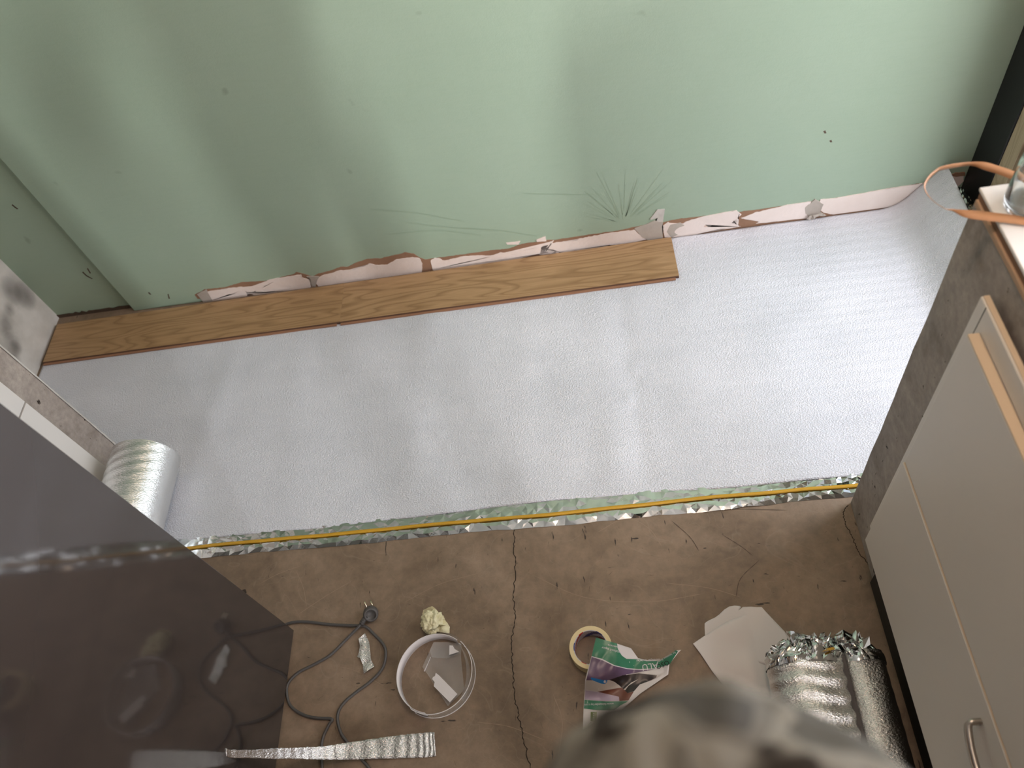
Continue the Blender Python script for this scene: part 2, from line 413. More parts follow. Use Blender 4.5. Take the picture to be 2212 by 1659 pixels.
# torn brown paper layer (full band), then bare plaster patches on it
YB = WY
bt_ = [(-1.4950,1.9750,0.0440), (-1.4460,1.9750,0.0650), (-1.3680,1.9750,0.0610), (-1.2980,1.9750,0.0750), (-1.2060,1.9750,0.0650), (-1.0940,1.9750,0.0790), (-1.0790,1.9750,0.0880), (-1.0570,1.9750,0.0740), (-1.0310,1.9750,0.0540), (-1.0040,1.9750,0.0650), (-0.9460,1.9750,0.0730), (-0.9150,1.9750,0.0830), (-0.8890,1.9750,0.0780), (-0.8450,1.9750,0.0960), (-0.8040,1.9750,0.1030), (-0.7570,1.9750,0.0980), (-0.6850,1.9750,0.1060), (-0.6680,1.9750,0.1100), (-0.6390,1.9750,0.0970), (-0.6240,1.9750,0.0750), (-0.6070,1.9750,0.0600), (-0.5740,1.9750,0.0620), (-0.5530,1.9750,0.0610), (-0.4680,1.9750,0.0600), (-0.3620,1.9750,0.0610), (-0.3040,1.9750,0.0570)] + [(-0.2600,1.9750,0.0710), (-0.1760,1.9750,0.0730), (-0.1310,1.9750,0.0690), (-0.0960,1.9750,0.0690), (-0.0250,1.9750,0.0710), (0.0870,1.9750,0.0710), (0.1350,1.9750,0.0780), (0.2140,1.9750,0.0800), (0.2920,1.9750,0.0860), (0.4310,1.9750,0.0810), (0.5540,1.9750,0.0780), (0.6740,1.9750,0.0800), (0.7950,1.9750,0.0730), (0.9410,1.9750,0.0820), (1.0620,1.9750,0.0950)]
bt_ = [(p[0] + 0.0035 * nz(p[0] * 50, 2, 2) * 0, p[2]) for p in bt_]
bm = bmesh.new(); cols_ = []
xa, xb = bt_[0][0], bt_[-1][0]
for k in range(901):
    x = xa + (xb - xa) * k / 900
    for (x0_, z0_), (x1_, z1_) in zip(bt_, bt_[1:]):
        if x0_ <= x <= x1_: zt = z0_ + (z1_ - z0_) * (x - x0_) / max(1e-6, x1_ - x0_); break
    zt += 0.0016 * nz(x * 120, 1, 1) + 0.0022 * nz(x * 40, 4, 1); zb_ = 0.0145 - 0.002 if x < 0.2 else 0.004
    zb_ = 0.001 + sst(xa + .05, xa, x) * 0.02
    cols_.append([bm.verts.new((x, WY - 0.0013, zb_)), bm.verts.new((x, WY - 0.0013, max(zt, zb_ + .001))), bm.verts.new((x, WY, max(zt, zb_ + .001)))])
for p_, q_ in zip(cols_, cols_[1:]):
    bm.faces.new((p_[0], q_[0], q_[1], p_[1])); bm.faces.new((p_[1], q_[1], q_[2], p_[2]))
obj('torn_paper', bm, M['card'], wall)
P1 = [(-1.4410,1.9750,0.0540), (-1.3880,1.9750,0.0550), (-1.3360,1.9750,0.0560), (-1.2550,1.9750,0.0460), (-1.2220,1.9750,0.0420), (-1.2000,1.9750,0.0670), (-1.1640,1.9750,0.0710), (-1.0670,1.9750,0.0740), (-1.0690,1.9750,0.0580), (-1.0470,1.9750,0.0420), (-1.0570,1.9750,0.0030), (-1.0980,1.9750,-0.0140), (-1.1370,1.9750,0.0020), (-1.1910,1.9750,-0.0160), (-1.2220,1.9750,-0.0100), (-1.2660,1.9750,-0.0160), (-1.2880,1.9750,0.0110), (-1.3020,1.9750,0.0310), (-1.3040,1.9750,0.0020), (-1.3260,1.9750,-0.0150), (-1.4720,1.9750,-0.0180), (-1.4710,1.9750,0.0180), (-1.4690,1.9750,0.0430)]
P2 = [(-1.0180,1.9750,0.0440), (-0.9910,1.9750,0.0560), (-0.9510,1.9750,0.0600), (-0.9320,1.9750,0.0670), (-0.8720,1.9750,0.0630), (-0.8310,1.9750,0.0720), (-0.8060,1.9750,0.0810), (-0.7880,1.9750,0.0680), (-0.7460,1.9750,0.0630), (-0.7270,1.9750,0.0730), (-0.7080,1.9750,0.0830), (-0.6490,1.9750,0.0820), (-0.6240,1.9750,0.0740), (-0.6220,1.9750,0.0440), (-0.6410,1.9750,-0.0160), (-0.6810,1.9750,-0.0120), (-0.7370,1.9750,-0.0130), (-0.7660,1.9750,0.0000), (-0.7970,1.9750,-0.0120), (-1.0060,1.9750,-0.0130), (-1.0280,1.9750,-0.0040), (-1.0320,1.9750,0.0230)]
P3 = [(-0.5890,1.9750,0.0550), (-0.5740,1.9750,0.0610), (-0.5560,1.9750,0.0600), (-0.5460,1.9750,0.0430), (-0.5080,1.9750,0.0470), (-0.4800,1.9750,0.0530), (-0.4170,1.9750,0.0470), (-0.3770,1.9750,0.0360), (-0.3390,1.9750,0.0440), (-0.3060,1.9750,0.0410), (-0.2860,1.9750,0.0410), (-0.2700,1.9750,0.0470), (-0.2550,1.9750,0.0400), (-0.2280,1.9750,0.0440), (-0.2070,1.9750,0.0480), (-0.1760,1.9750,0.0590), (-0.1470,1.9750,0.0680), (-0.1450,1.9750,0.0670), (-0.1550,1.9750,0.0500), (-0.1700,1.9750,0.0310), (-0.1830,1.9750,0.0100), (-0.2120,1.9750,0.0130), (-0.2770,1.9750,0.0020), (-0.3160,1.9750,-0.0160), (-0.4030,1.9750,-0.0120), (-0.4570,1.9750,-0.0130), (-0.4640,1.9750,0.0040), (-0.5110,1.9750,-0.0140), (-0.5830,1.9750,-0.0160), (-0.5940,1.9750,0.0060)]
P4 = [(-0.2020,1.9750,0.0070), (-0.1930,1.9750,0.0430), (-0.1800,1.9750,0.0530), (-0.1340,1.9750,0.0580), (-0.1120,1.9750,0.0570), (-0.0680,1.9750,0.0530), (-0.0600,1.9750,0.0590), (-0.0230,1.9750,0.0620), (0.0130,1.9750,0.0650), (0.0570,1.9750,0.0670), (0.1360,1.9750,0.0650), (0.1490,1.9750,0.0430), (0.1770,1.9750,0.0120), (0.1330,1.9750,0.0060), (0.0820,1.9750,0.0060), (0.0670,1.9750,0.0050), (0.0380,1.9750,0.0110), (0.0260,1.9750,-0.0040), (-0.0290,1.9750,-0.0010), (-0.1410,1.9750,0.0020), (-0.1560,1.9750,0.0280), (-0.1740,1.9750,0.0340), (-0.1960,1.9750,0.0100)]
P5 = [(0.2330,1.9750,0.0670), (0.2490,1.9750,0.0820), (0.2800,1.9750,0.0450), (0.3080,1.9750,0.0700), (0.3700,1.9750,0.0840), (0.4770,1.9750,0.0890), (0.4970,1.9750,0.0680), (0.4650,1.9750,0.0350), (0.4970,1.9750,0.0120), (0.4340,1.9750,0.0150), (0.3400,1.9750,0.0020), (0.2610,1.9750,0.0040), (0.2370,1.9750,0.0090)]
P6 = [(0.5420,1.9750,0.0680), (0.4950,1.9750,0.0510), (0.5590,1.9750,0.0220), (0.5470,1.9750,0.0150), (0.6520,1.9750,0.0120), (0.7290,1.9750,0.0060), (0.7390,1.9750,0.0250), (0.7110,1.9750,0.0560), (0.7220,1.9750,0.0830), (0.6440,1.9750,0.0820)]
P7 = [(0.7510,1.9750,0.0860), (0.7940,1.9750,0.0820), (0.9250,1.9750,0.0890), (1.0110,1.9750,0.0930), (1.0780,1.9750,0.0940), (1.0710,1.9750,0.0750), (1.0410,1.9750,0.0260), (0.9860,1.9750,0.0070), (0.8960,1.9750,0.0080), (0.8050,1.9750,0.0080), (0.7690,1.9750,0.0240), (0.7450,1.9750,0.0580)]
for i, P in enumerate((P1, P2, P3, P4, P5, P6, P7)):
    flake('plaster_patch', P, M['pink'], 0.0028, 0.0016, i * 3, 0.0030)
flake('grey_patch', [(0.1350,1.9750,0.0730), (0.1760,1.9750,0.0830), (0.2020,1.9750,0.0950), (0.2330,1.9750,0.0850), (0.2290,1.9750,0.0590), (0.2320,1.9750,0.0050), (0.1880,1.9750,-0.0000), (0.1620,1.9750,0.0230)], M['grey_plaster'], 0.0034, 0.0022, 3)
flake('grey_patch', [(0.2580,1.9750,0.0670), (0.2920,1.9750,0.0690), (0.3050,1.9750,0.0530), (0.2800,1.9750,0.0450), (0.2700,1.9750,0.0290), (0.2830,1.9750,0.0130), (0.2610,1.9750,0.0040), (0.2450,1.9750,0.0340)], M['grey_plaster'], 0.0030, 0.0022, 5)
flake('grey_patch', [(0.7070,1.9750,0.0610), (0.7330,1.9750,0.0900), (0.7640,1.9750,0.0630), (0.7590,1.9750,0.0300), (0.7810,1.9750,0.0090), (0.7440,1.9750,0.0120), (0.7270,1.9750,-0.0030), (0.7050,1.9750,0.0530)], M['grey_plaster'], 0.0036, 0.0022, 7, 0.004)
flake('grey_patch', [(-1.4830,1.9750,0.0480), (-1.4380,1.9750,0.0650), (-1.4420,1.9750,0.0350), (-1.4440,1.9750,0.0030), (-1.4840,1.9750,-0.0330), (-1.4830,1.9750,0.0050)], M['grey_plaster'], 0.0036, 0.0022, 8, 0.003)
flake('grey_patch', [(-1.0520,1.9750,0.0610), (-1.0060,1.9750,0.0520), (-1.0250,1.9750,0.0300), (-1.0390,1.9750,0.0020), (-1.0530,1.9750,0.0050), (-1.0430,1.9750,0.0390)], M['grey_plaster'], 0.0032, 0.0022, 9, 0.003)
flake('plaster_patch', [(0.1900,1.9750,0.1060), (0.2150,1.9750,0.1440), (0.2400,1.9750,0.1410), (0.2360,1.9750,0.1100), (0.2300,1.9750,0.0680), (0.2080,1.9750,0.0770), (0.2150,1.9750,0.1060), (0.1930,1.9750,0.1010)], M['white_plaster'], 0.0022, 0.0022, 9, 0.001)
flake('plaster_patch', [(-0.2040,1.9750,0.0830), (-0.1700,1.9750,0.0930), (-0.1700,1.9750,0.0700), (-0.2030,1.9750,0.0720)], M['pink'], 0.0022, 0.0022, 4, 0.001)
flake('plaster_patch', [(-0.3100,1.9750,0.0880), (-0.2820,1.9750,0.0870), (-0.2590,1.9750,0.0870), (-0.2680,1.9750,0.0710), (-0.3070,1.9750,0.0780)], M['pink'], 0.0012, 0.0012, 4, 0.001)
# a lifted tatter of paper
bm = bmesh.new(); sheet(bm, [(0.7130,1.9600,0.0100), (0.7230,1.9600,0.0260), (0.7620,1.9600,0.0270), (0.7760,1.9600,0.0150), (0.7460,1.9600,0.0170), (0.7290,1.9600,0.0030)], (0, 0, 0.004), lambda c: (0, .01 * nz(c.x * 90, 1, 1), 0), 2, 0.0008, (0, 1, 0)); obj('paper_tatter', bm, M['grey_plaster'], wall)
# bare spot in the far right corner
flake('plaster_patch', [(1.1390,1.9750,0.1020), (1.1670,1.9750,0.1140), (1.1950,1.9750,0.1120), (1.2030,1.9750,0.0760), (1.1850,1.9750,0.0470), (1.1550,1.9750,0.0610)], M['pink'], 0.002, 0.002, 2)
flake('torn_paper', [(1.1500,1.9750,0.1130), (1.1670,1.9750,0.1210), (1.1970,1.9750,0.1180), (1.2010,1.9750,0.1030), (1.1690,1.9750,0.1060)], M['card'], 0.004, 0.002, 2)
# thin dark marks and pale brush strokes on the paint
bm = bmesh.new()
for s in ([(0.7230,1.9750,0.3670), (0.7280,1.9740,0.3590)], [(0.7470,1.9750,0.3270), (0.7510,1.9740,0.3210)], [(-1.8730,1.9750,0.5470), (-1.8710,1.9740,0.5360), (-1.8680,1.9740,0.5280)], [(-1.8430,1.9740,0.2130), (-1.8410,1.9740,0.1920), (-1.8310,1.9740,0.1750)], [(-1.8150,1.9740,0.2270), (-1.8200,1.9740,0.2030)], [(-1.5890,1.9750,0.0650), (-1.5970,1.9740,0.0420)], [(-1.6530,1.9740,0.0880), (-1.6520,1.9740,0.0770)]):
    q = [Vector(p) for p in s]
    for a, b in zip(q, q[1:]):
        d = 0.0035
        V = [bm.verts.new(v) for v in ((a.x - d, a.y, a.z), (b.x - d, b.y, b.z), (b.x + d * .6, b.y, b.z), (a.x + d * .6, a.y, a.z + d))]
        bm.faces.new(V)
o = obj('dark_marks', bm, M['darkscuff'], wall); o['kind'] = 'stuff'
for v in o.data.vertices:
    if v.co.x < XS: v.co.y = WY + 0.0215
m, nt, p = new_mat('faint_green_stroke', (0.33, 0.44, 0.32), 0.5)
M['stroke'] = m
bm = bmesh.new()
for k in range(26):
    a = PI * (0.1 + 0.8 * rnd.random()); l0 = rnd.uniform(0.02, 0.06); l1 = l0 + rnd.uniform(0.05, 0.22); cx_, cz_ = 0.10, 0.10
    dx, dz = math.cos(a), math.sin(a); w_ = rnd.uniform(0.0006, 0.0016)
    V = [bm.verts.new((cx_ + dx * l + s * dz * w_, WY - 0.0005, cz_ + dz * l - s * dx * w_)) for l, s in ((l0, 1), (l1, 0.3), (l1, -0.3), (l0, -1))]
    bm.faces.new(V)
for s in ([(-0.7240,1.9740,0.3260), (-0.5780,1.9740,0.2810), (-0.4350,1.9740,0.2150)], [(-0.6490,1.9750,0.2570), (-0.5020,1.9740,0.2020), (-0.2890,1.9740,0.1390)], [(-0.6970,1.9740,0.2050), (-0.5370,1.9740,0.1920), (-0.3870,1.9740,0.1400)], [(-0.4420,1.9740,0.1860), (-0.3200,1.9740,0.1490), (-0.1990,1.9740,0.0990)], [(-0.2160,1.9740,0.2980), (-0.0680,1.9740,0.2650), (0.0370,1.9740,0.2450)]):
    Q = catmull(s, 6)
    for a, b in zip(Q, Q[1:]):
        bm.faces.new([bm.verts.new(v) for v in ((a.x, a.y, a.z - .0012), (b.x, b.y, b.z - .0012), (b.x, b.y, b.z + .0008), (a.x, a.y, a.z + .0008))])
o = obj('brush_strokes', bm, M['stroke'], wall); o['kind'] = 'stuff'

# left wall (dirty white plaster)
XL = -2.085
struct('wall_left', bx((XL - 0.12, 1.3, -0.02), (XL, WY + 0.03, 2.7), 0.004), M['white_plaster'])
wl = bpy.data.objects['wall_left']
m, nt, p = new_mat('mould_stain', (0.27, 0.25, 0.23), 0.9); M['mould'] = m
def stain(px, pz, r, al, seed):
    key = 'mould_%d' % int(al * 100)
    if key not in M:
        mm, nt, p = new_mat(key, (0.24, 0.22, 0.20), 0.95); M[key] = mm
        gr = nd(nt, 'ShaderNodeTexGradient', gradient_type='SPHERICAL'); tc = nd(nt, 'ShaderNodeTexCoord'); nt.links.new(tc.outputs['Object'], gr.inputs[0])
        mu = nd(nt, 'ShaderNodeMath', operation='MULTIPLY'); mu.inputs[1].default_value = al; nt.links.new(gr.outputs['Fac'], mu.inputs[0]); nt.links.new(mu.outputs[0], p.inputs['Alpha'])
    bm = bmesh.new(); vs = [bm.verts.new((0, math.cos(a) , math.sin(a))) for a in [2 * PI * k / 20 for k in range(20)]]; bm.faces.new(vs)
    o = obj('mould_stain', bm, M[key], wl); o.location = (XL + 0.0006 + seed * 2e-5, px, pz); o.scale = (1, r, r * 1.3)
for i, p_ in enumerate([(-2.0850,1.9480,0.2100), (-2.0850,1.9210,0.2460), (-2.0850,1.9560,0.1740), (-2.0850,1.7820,0.1970), (-2.0850,1.7560,0.1450), (-2.0850,1.7190,0.1220), (-2.0850,1.8160,0.2130), (-2.0850,1.8600,0.2160), (-2.0850,1.7540,0.1300)]):
    stain(p_[1], p_[2], (0.07, 0.05, 0.05, 0.035, 0.04, 0.03, 0.035, 0.025, 0.025)[i], 0.42, i)
wl2 = struct('wall_left_rear', bx((-3.6, -4.2, -0.02), (-3.48, 1.3, 2.7)), M['white_plaster'])
struct('wall_left_return', bx((-3.6, 1.3, -0.02), (XL - 0.12, 1.42, 2.7)), M['white_plaster'])

# right wall with the glazed opening
XR = 1.203
YF = 1.72
bm = bmesh.new()
box(bm, (XR + .12, -0.36, -0.02), (3.2, -0.30, 2.7)); box(bm, (3.08, -4.2, -0.02), (3.2, -0.36, 2.7)); box(bm, (XR + .06, -0.35, 2.25), (XR + 0.12, WY, 2.7)); box(bm, (XR + .01, -0.35, -0.02), (XR + 0.12, YF, 0.02))
struct('wall_right', bm, M['white_plaster'])
struct('ceiling', bx((-3.6, -4.2, 2.7), (3.2, 2.2, 2.82)), M['ceil'])
bm = bmesh.new()
box(bm, (-3.6, -4.32, 0), (1.74, -4.2, 2.7)); box(bm, (2.10, -4.32, 0), (3.2, -4.2, 2.7)); box(bm, (1.74, -4.32, 2.6), (2.10, -4.2, 2.7)); box(bm, (1.74, -4.32, 0), (2.10, -4.2, .3))
struct('wall_front', bm, M['white_plaster'])

win = bpy.data.objects.new('window_1', None); C.objects.link(win); win['kind'] = 'structure'
obj('black_post', bx((XR, 1.838, 0), (XR + 0.07, WY - .001, 2.25), 0.003), M['black'], win)
obj('pine_board', bx((XR + .004, 1.772, 0.02), (XR + 0.07, 1.838, 2.25), 0.002), M['pine'], win)
bm = bmesh.new(); box(bm, (XR + .03, 1.752, 0.02), (XR + 0.07, 1.772, 2.25)); obj('black_gasket', bm, M['black'], win)
obj('track_rail', bx((XR + .018, 1.7615, 0.02), (XR + 0.032, 1.7645, 2.25)), M['white_lam2'], win)
obj('cream_sash', bx((XR + .01, 1.738, 0.02), (XR + 0.06, 1.752, 2.25), 0.002), M['cream'], win)
obj('black_sash', bx((XR + .005, 1.715, 0.02), (XR + 0.06, 1.738, 2.25), 0.002), M['black'], win)
obj('black_sash', bx((XR + .005, 0.68, 0.02), (XR + 0.06, 0.74, 2.25), 0.002), M['black'], win)
obj('black_sash', bx((XR + .005, -0.35, 0.02), (XR + 0.06, -0.30, 2.25), 0.002), M['black'], win)
obj('black_rail', bx((XR + .005, -0.30, 0.02), (XR + 0.06, 1.715, 0.07), 0.002), M['black'], win)
obj('black_rail', bx((XR + .005, -0.30, 2.20), (XR + 0.06, 1.715, 2.25), 0.002), M['black'], win)
m, nt, p = new_mat('window_glass', (1, 1, 1), 0.0, 0, 0.5); p.inputs['Alpha'].default_value = 0.06; M['pane'] = m
for a, b in ((-0.30, 0.68), (0.74, 1.715)):
    obj('pane', bx((XR + .03, a, 0.07), (XR + 0.034, b, 2.20)), M['pane'], win)

# ================================================================ UNDERLAY
X0, X1 = -2.07, 0.955
def sheet_inner(x):
    return 0.996 + 0.014 * math.exp(-((x + 0.2) / 0.33) ** 2) + 0.004 * nz(x * 5, 1, 4)
def sheet_h(x, y):
    h = 0.0032 + 0.0035 * (0.5 + 0.5 * nz(x * 2.3, y * 1.3, 1))
    for xc, am, wd, sl in ((-0.62, .007, .055, .05), (-1.03, .0045, .06, -.05), (-0.02, .004, .05, .02), (-1.35, .004, .05, .1), (-0.28, .003, .05, .04), (0.06, -.0025, .03, .0), (0.5, .003, .08, 0.1)):
        d = (x - xc - sl * (y - 1.3)) / wd
        h += am * math.exp(-d * d) * (0.6 + 0.8 * nz(y * 3, xc * 3, 2)) * sst(0.98, 1.12, y) * 1.0
    h += 0.0022 * nz(x * 7, y * 5, 7)
    for px_, py_, pr_, pa_ in ((0.07, 1.44, .022, .005), (0.045, 1.33, .018, .006), (0.075, 1.38, .012, -.003), (-0.55, 1.27, .02, .004), (-0.52, 1.22, .012, .004)):
        d2 = ((x - px_) ** 2 + ((y - py_) * .7) ** 2) / pr_ ** 2
        if d2 < 6: h += 0.45 * pa_ * math.exp(-d2)
    if y > 1.74: h = h * (1 - sst(1.74, 1.80, y)) + 0.0025 * sst(1.74, 1.80, y) if x < .26 else h
    return max(h, 0.0014)
def curl(s, y):
    """right end of the sheet rising off the floor; s = length beyond X1"""
    r = 0.10; a = min(s / r, 0.95)
    x = X1 + r * math.sin(a); z = r * (1 - math.cos(a))
    if s / r > 0.95:
        e = s - 0.95 * r; x += e * math.cos(0.95); z += e * math.sin(0.95)
    return x, z
root = thing('underlay_sheet', 'white foam underlay sheet with foil edge strip unrolled along the green wall', 'underlay')
NX, NY = 420, 130
bm = bmesh.new()
LS = X1 - X0; LC = 0.245
def fn(u, v):
    s = u * (LS + LC)
    x = X0 + min(s, LS)
    yi = sheet_inner(x); y = yi + v * ((1.946 if x < 0.23 else WY - 0.006) - yi)
    if s <= LS: return (x, y, sheet_h(x, y))
    cxx, cz = curl(s - LS, y); k = 1 + 0.15 * nz(y * 2, 5, 5)
    return (cxx + .004 * nz(y * 5, s * 6, 1), y, sheet_h(X1, y) + cz * k)
grid(bm, NX, NY, fn)
for f in list(bm.faces):
    c = f.calc_center_median()
    if c.x < -1.63 and c.y < 1.34: bm.faces.remove(f)
bmesh.ops.delete(bm, geom=[v for v in bm.verts if not v.link_faces], context='VERTS')
o = obj('foam_sheet', bm, M['foam'], root, True)
so = o.modifiers.new('thickness', 'SOLIDIFY'); so.thickness = 0.0012; so.offset = 1
# film flap with its facets
bm = bmesh.new()
XE = 0.66
def flap_out(x): return 0.935 + 0.006 * nz(x * 3.1, 8, 2) + 0.003 * nz(x * 17, 8, 2)
nxf, nyf = 150, 6
FV = []
for i in range(nxf + 1):
    x = -1.62 + i / nxf * (XE + 1.62); col = []
    for j in range(nyf + 1):
        v = j / nyf; y = sheet_inner(x) + 0.006 + v * (flap_out(x) - sheet_inner(x) - 0.006)
        ed = math.sin(PI * v) ** 0.4 if 0 < v < 1 else 0
        pl = abs(nz(x * 26 + y * 30, y * 18 - x * 9, 3)) + 0.6 * abs(nz(x * 60 - y * 50, y * 55, 9)) + 0.7 * abs(nz(x * 12 + 60 * y, 5, y * 9))
        jx = 0 if j in (0,) else random.uniform(-.0042, .0042); jy = 0 if j in (0, nyf) else random.uniform(-.004, .004)
        pleat = abs(nz(x * 85, 2, y * 6)) * max(0, 1 - v * 2.6)
        z = 0.004 + 0.0022 * (1 - abs(2 * v - 1) ** 3) * pl + 0.0025 * pleat + random.uniform(0, .0026) * (random.random() ** .5)
        if j == nyf: z = 0.001 + 0.004 * max(0, nz(x * 5, 3, 3))
        col.append(bm.verts.new((x + jx, y + jy, max(z, .0008))))
    FV.append(col)
for i in range(nxf):
    for j in range(nyf):
        a, b, c, d = FV[i][j], FV[i + 1][j], FV[i + 1][j + 1], FV[i][j + 1]
        if (i + j) % 2: bm.faces.new((a, b, c)); bm.faces.new((a, c, d))
        else: bm.faces.new((a, b, d)); bm.faces.new((b, c, d))
flap = obj('foil_edge_strip', bm, M['film'], root)
# ochre line of tape along the strip, lying on the crests
bm = bmesh.new(); L = []
for i in range(311):
    x = -1.62 + i / 310 * (XE + 1.62)
    ym = 0.968 + 0.006 * nz(x * 2.3, 8, 5) + .003 * nz(x * 7, 1, 1); c = FV[0]
    pass
    L.append((x, ym))
import bisect
for x, ym in L:
    z = 0.0105 + 0.001 * nz(x * 14, 1, 1)
    yy = ym; w2 = 0.0052
    bm.verts.new((x, yy + w2, z)); bm.verts.new((x, yy - w2, z))
bm.verts.ensure_lookup_table()
for i in range(len(L) - 1):
    k = 2 * i; bm.faces.new((bm.verts[k], bm.verts[k + 1], bm.verts[k + 3], bm.verts[k + 2]))
o = obj('ochre_tape_line', bm, M['orange'], root, True)
so = o.modifiers.new('thickness', 'SOLIDIFY'); so.thickness = 0.0004
# foil backing hanging out at the raised right end
bm = bmesh.new()
def fb(u, v):
    y = 1.40 + v * 0.46; s, z0 = curl(LC, y); t = u
    wid = 0.045 * (0.5 + 0.5 * math.sin(PI * min(1, max(0, 1 - v)))) + 0.012
    return (s + t * wid + .004 * nz(y * 30, t * 3, 1), y, z0 + 0.004 - 0.035 * t * t + 0.010 * abs(nz(y * 45, t * 4, 2)))
grid(bm, 8, 60, fb)
obj('foil_backing', bm, M['film'], root)

# roll of the same underlay
rc, rr = (-1.45, 0.11), 0.108
root = thing('underlay_roll', 'silver foil backed underlay roll lying on the sheet beside the left concrete partition', 'underlay roll', (rc[0], 1.0, 0.012))
bm = bmesh.new()
NT = 220
def spiral(t, lump=0):
    a = -PI / 2 - 2 * PI * 5 * t; r = rr - 0.075 * t
    return rc[0] + r * math.cos(a), 0.012 + rr + r * math.sin(a)
def rf(u, v):
    x, z = spiral(u); y = 0.74 + v * 0.50 + 0.006 * nz(u * 30, 1, 1) * (1 if v > .9 else 0)
    k = 1 + 0.024 * (1 + nz(x * 14, y * 9, z * 14)) * math.sin((y + 0.25 * math.atan2(z - .12, x - rc[0]) * 0.12) * 2 * PI / 0.032) * max(0, 1 - u * 6) + 0.03 * nz(y * 9, x * 7, z * 7)
    return (rc[0] + (x - rc[0]) * k, y, 0.12 + (z - 0.12) * k + .001)
grid(bm, NT, 90, rf)
o = obj('wound_sheet', bm, M['roll_foil'], None, True); put(o, root)

# ================================================================ BOARDS
def board(name, label, x0, x1, mat, yw=(1.767, 1.9535), skew=0.0):
    t = thing(name, label, 'floorboard', ((x0 + x1) / 2, sum(yw) / 2, 0.0045), 'laminate boards along the wall')
    del t['group']
    za, zb = 0.0048, 0.0135
    y0, y1 = yw
    o = obj('board_body', bx((x0 + .0003, y0 + .003, za), (x1 - .0003, y1, zb - .0012), 0.0004), M['core_shaded']); put(o, t)
    o = obj('printed_face', bx((x0, y0 + .007, zb - .0012), (x1, y1, zb), 0.0003), mat); put(o, t)
    o = obj('tongue', bx((x0 + .002, y0 - .006, za + .0015), (x1 - .012, y0 + .004, za + .0050), 0.0004), M['core']); put(o, t)
    r = [t]
    for c in t.children: pass
    t.rotation_euler = (0, 0, 0.0068)
    return t
board('laminate_board', 'oak laminate floorboard reaching the left wall corner, darker half', -2.068, -0.9225, M['wood_a'])
board('laminate_board', 'oak laminate floorboard with swirling grain, right of the board joint', -0.9222, 0.260, M['wood_b'], (1.775, 1.9615))

# ================================================================ CONCRETE PARTITIONS
def rough_block(lo, hi, n=0.0025):
    bm = bx(lo, hi, 0.004, 2)
    bmesh.ops.subdivide_edges(bm, edges=[e for e in bm.edges if e.calc_length() > 0.2], cuts=24, use_grid_fill=True)
    for v in bm.verts: v.co += Vector((nz(v.co.y * 9, v.co.z * 9, 1), 0.6 * nz(v.co.x * 9, v.co.z * 14, 4), 0)) * n
    return bm
root = obj('concrete_partition', rough_block((0.59, 0.0, 0.0), (XR - .003, 0.922, 1.083)), M['conc'], None, False)
tag(root, 'grey brown concrete partition carrying the white tabletop at right', 'partition')
root = obj('concrete_partition', rough_block((XL - .3, 0.72, 0.0), (-1.61, 1.325, 1.35)), M['conc'], None, False)
tag(root, 'beige concrete partition end beside the stained white wall', 'partition')
# ragged white plaster lip along its edge
bm = bmesh.new(); L = []
for k in range(120):
    z = 1.3 * k / 119
    a = 0.0022 + 0.003 * max(0, nz(z * 40, 3, 2)); L.append((bm.verts.new((-1.6095, 1.3255 + a, z)), bm.verts.new((-1.607, 1.3225 - a * .6, z)), bm.verts.new((-1.612, 1.326 + a, z))))
for a, b in zip(L, L[1:]):
    bm.faces.new((a[0], a[1], b[1], b[0])); bm.faces.new((a[2], a[0], b[0], b[2]))
obj('plaster_lip', bm, M['white_plaster'], root)

# tabletop
t = thing('tabletop', 'white laminate tabletop with brown chipboard edge on right concrete partition', 'tabletop', (0.9, 0.2, 1.085))
bm = bx((0.588, 0.0, 1.109), (XR - .002, 0.918, 1.115), 0.0015); put(obj('white_surface', bm, M['white_lam2']), t)
bm = bmesh.new()
def te(u, v):
    y = -0.6 + 1.515 * u
    return (0.590 + 0.0008 * nz(y * 80, v * 3, 1), y, 1.084 + 0.025 * v)
bm = bx((0.590, 0.0, 1.096), (XR - .004, 0.915, 1.109)); put(obj('chipboard_edge', bm, new_mat('brown_chipboard', (0.20, 0.105, 0.06), 0.8)[0]), t)
bm = bx((0.586, 0.0, 1.0845), (XR - .004, 0.913, 1.096), 0.002); put(obj('torn_edging', bm, new_mat('pale_edging', (0.42, 0.27, 0.17), 0.7)[0]), t)

# ================================================================ RIGHT CABINET FRONTS
t = thing('kitchen_cabinet', 'white fronted base cabinet with tan edging and steel handle at right', 'cabinet', (0.56, 0.2, 0.0))
def front(name, lo, hi, top_edge=True):
    o = obj(name, bx(lo, hi, 0.0025, 3), M['white_lam']); put(o, t)
    return o
f1 = front('drawer_front', (0.547, 0.02, 0.18), (0.5645, 0.743, 0.566))
f2 = front('door_front', (0.5485, 0.02, 0.572), (0.5645, 0.742, 0.981))
f3 = front('back_panel', (0.5665, 0.02, 0.18), (0.5775, 0.776, 1.029))
bm = bx((0.5482, 0.022, 0.5655), (0.5642, 0.741, 0.569), 0.001); put(obj('tan_edging', bm, M['tan']), t)
bm = bx((0.5487, 0.022, 0.9805), (0.5655, 0.740, 0.9845), 0.001); put(obj('tan_edging', bm, M['tan']), t)
bm = bx((0.5695, 0.022, 1.0285), (0.5787, 0.7745, 1.0315), 0.0012); put(obj('tan_edging', bm, M['tan']), t)
bm = bx((0.5662, 0.752, 0.20), (0.5666, 0.7535, 1.029)); put(obj('seam', bm, M['crack']), t)
o = obj('plinth', bx((0.582, 0.02, 0.0), (0.5895, 0.70, 0.18)), M['crack']); put(o, t)
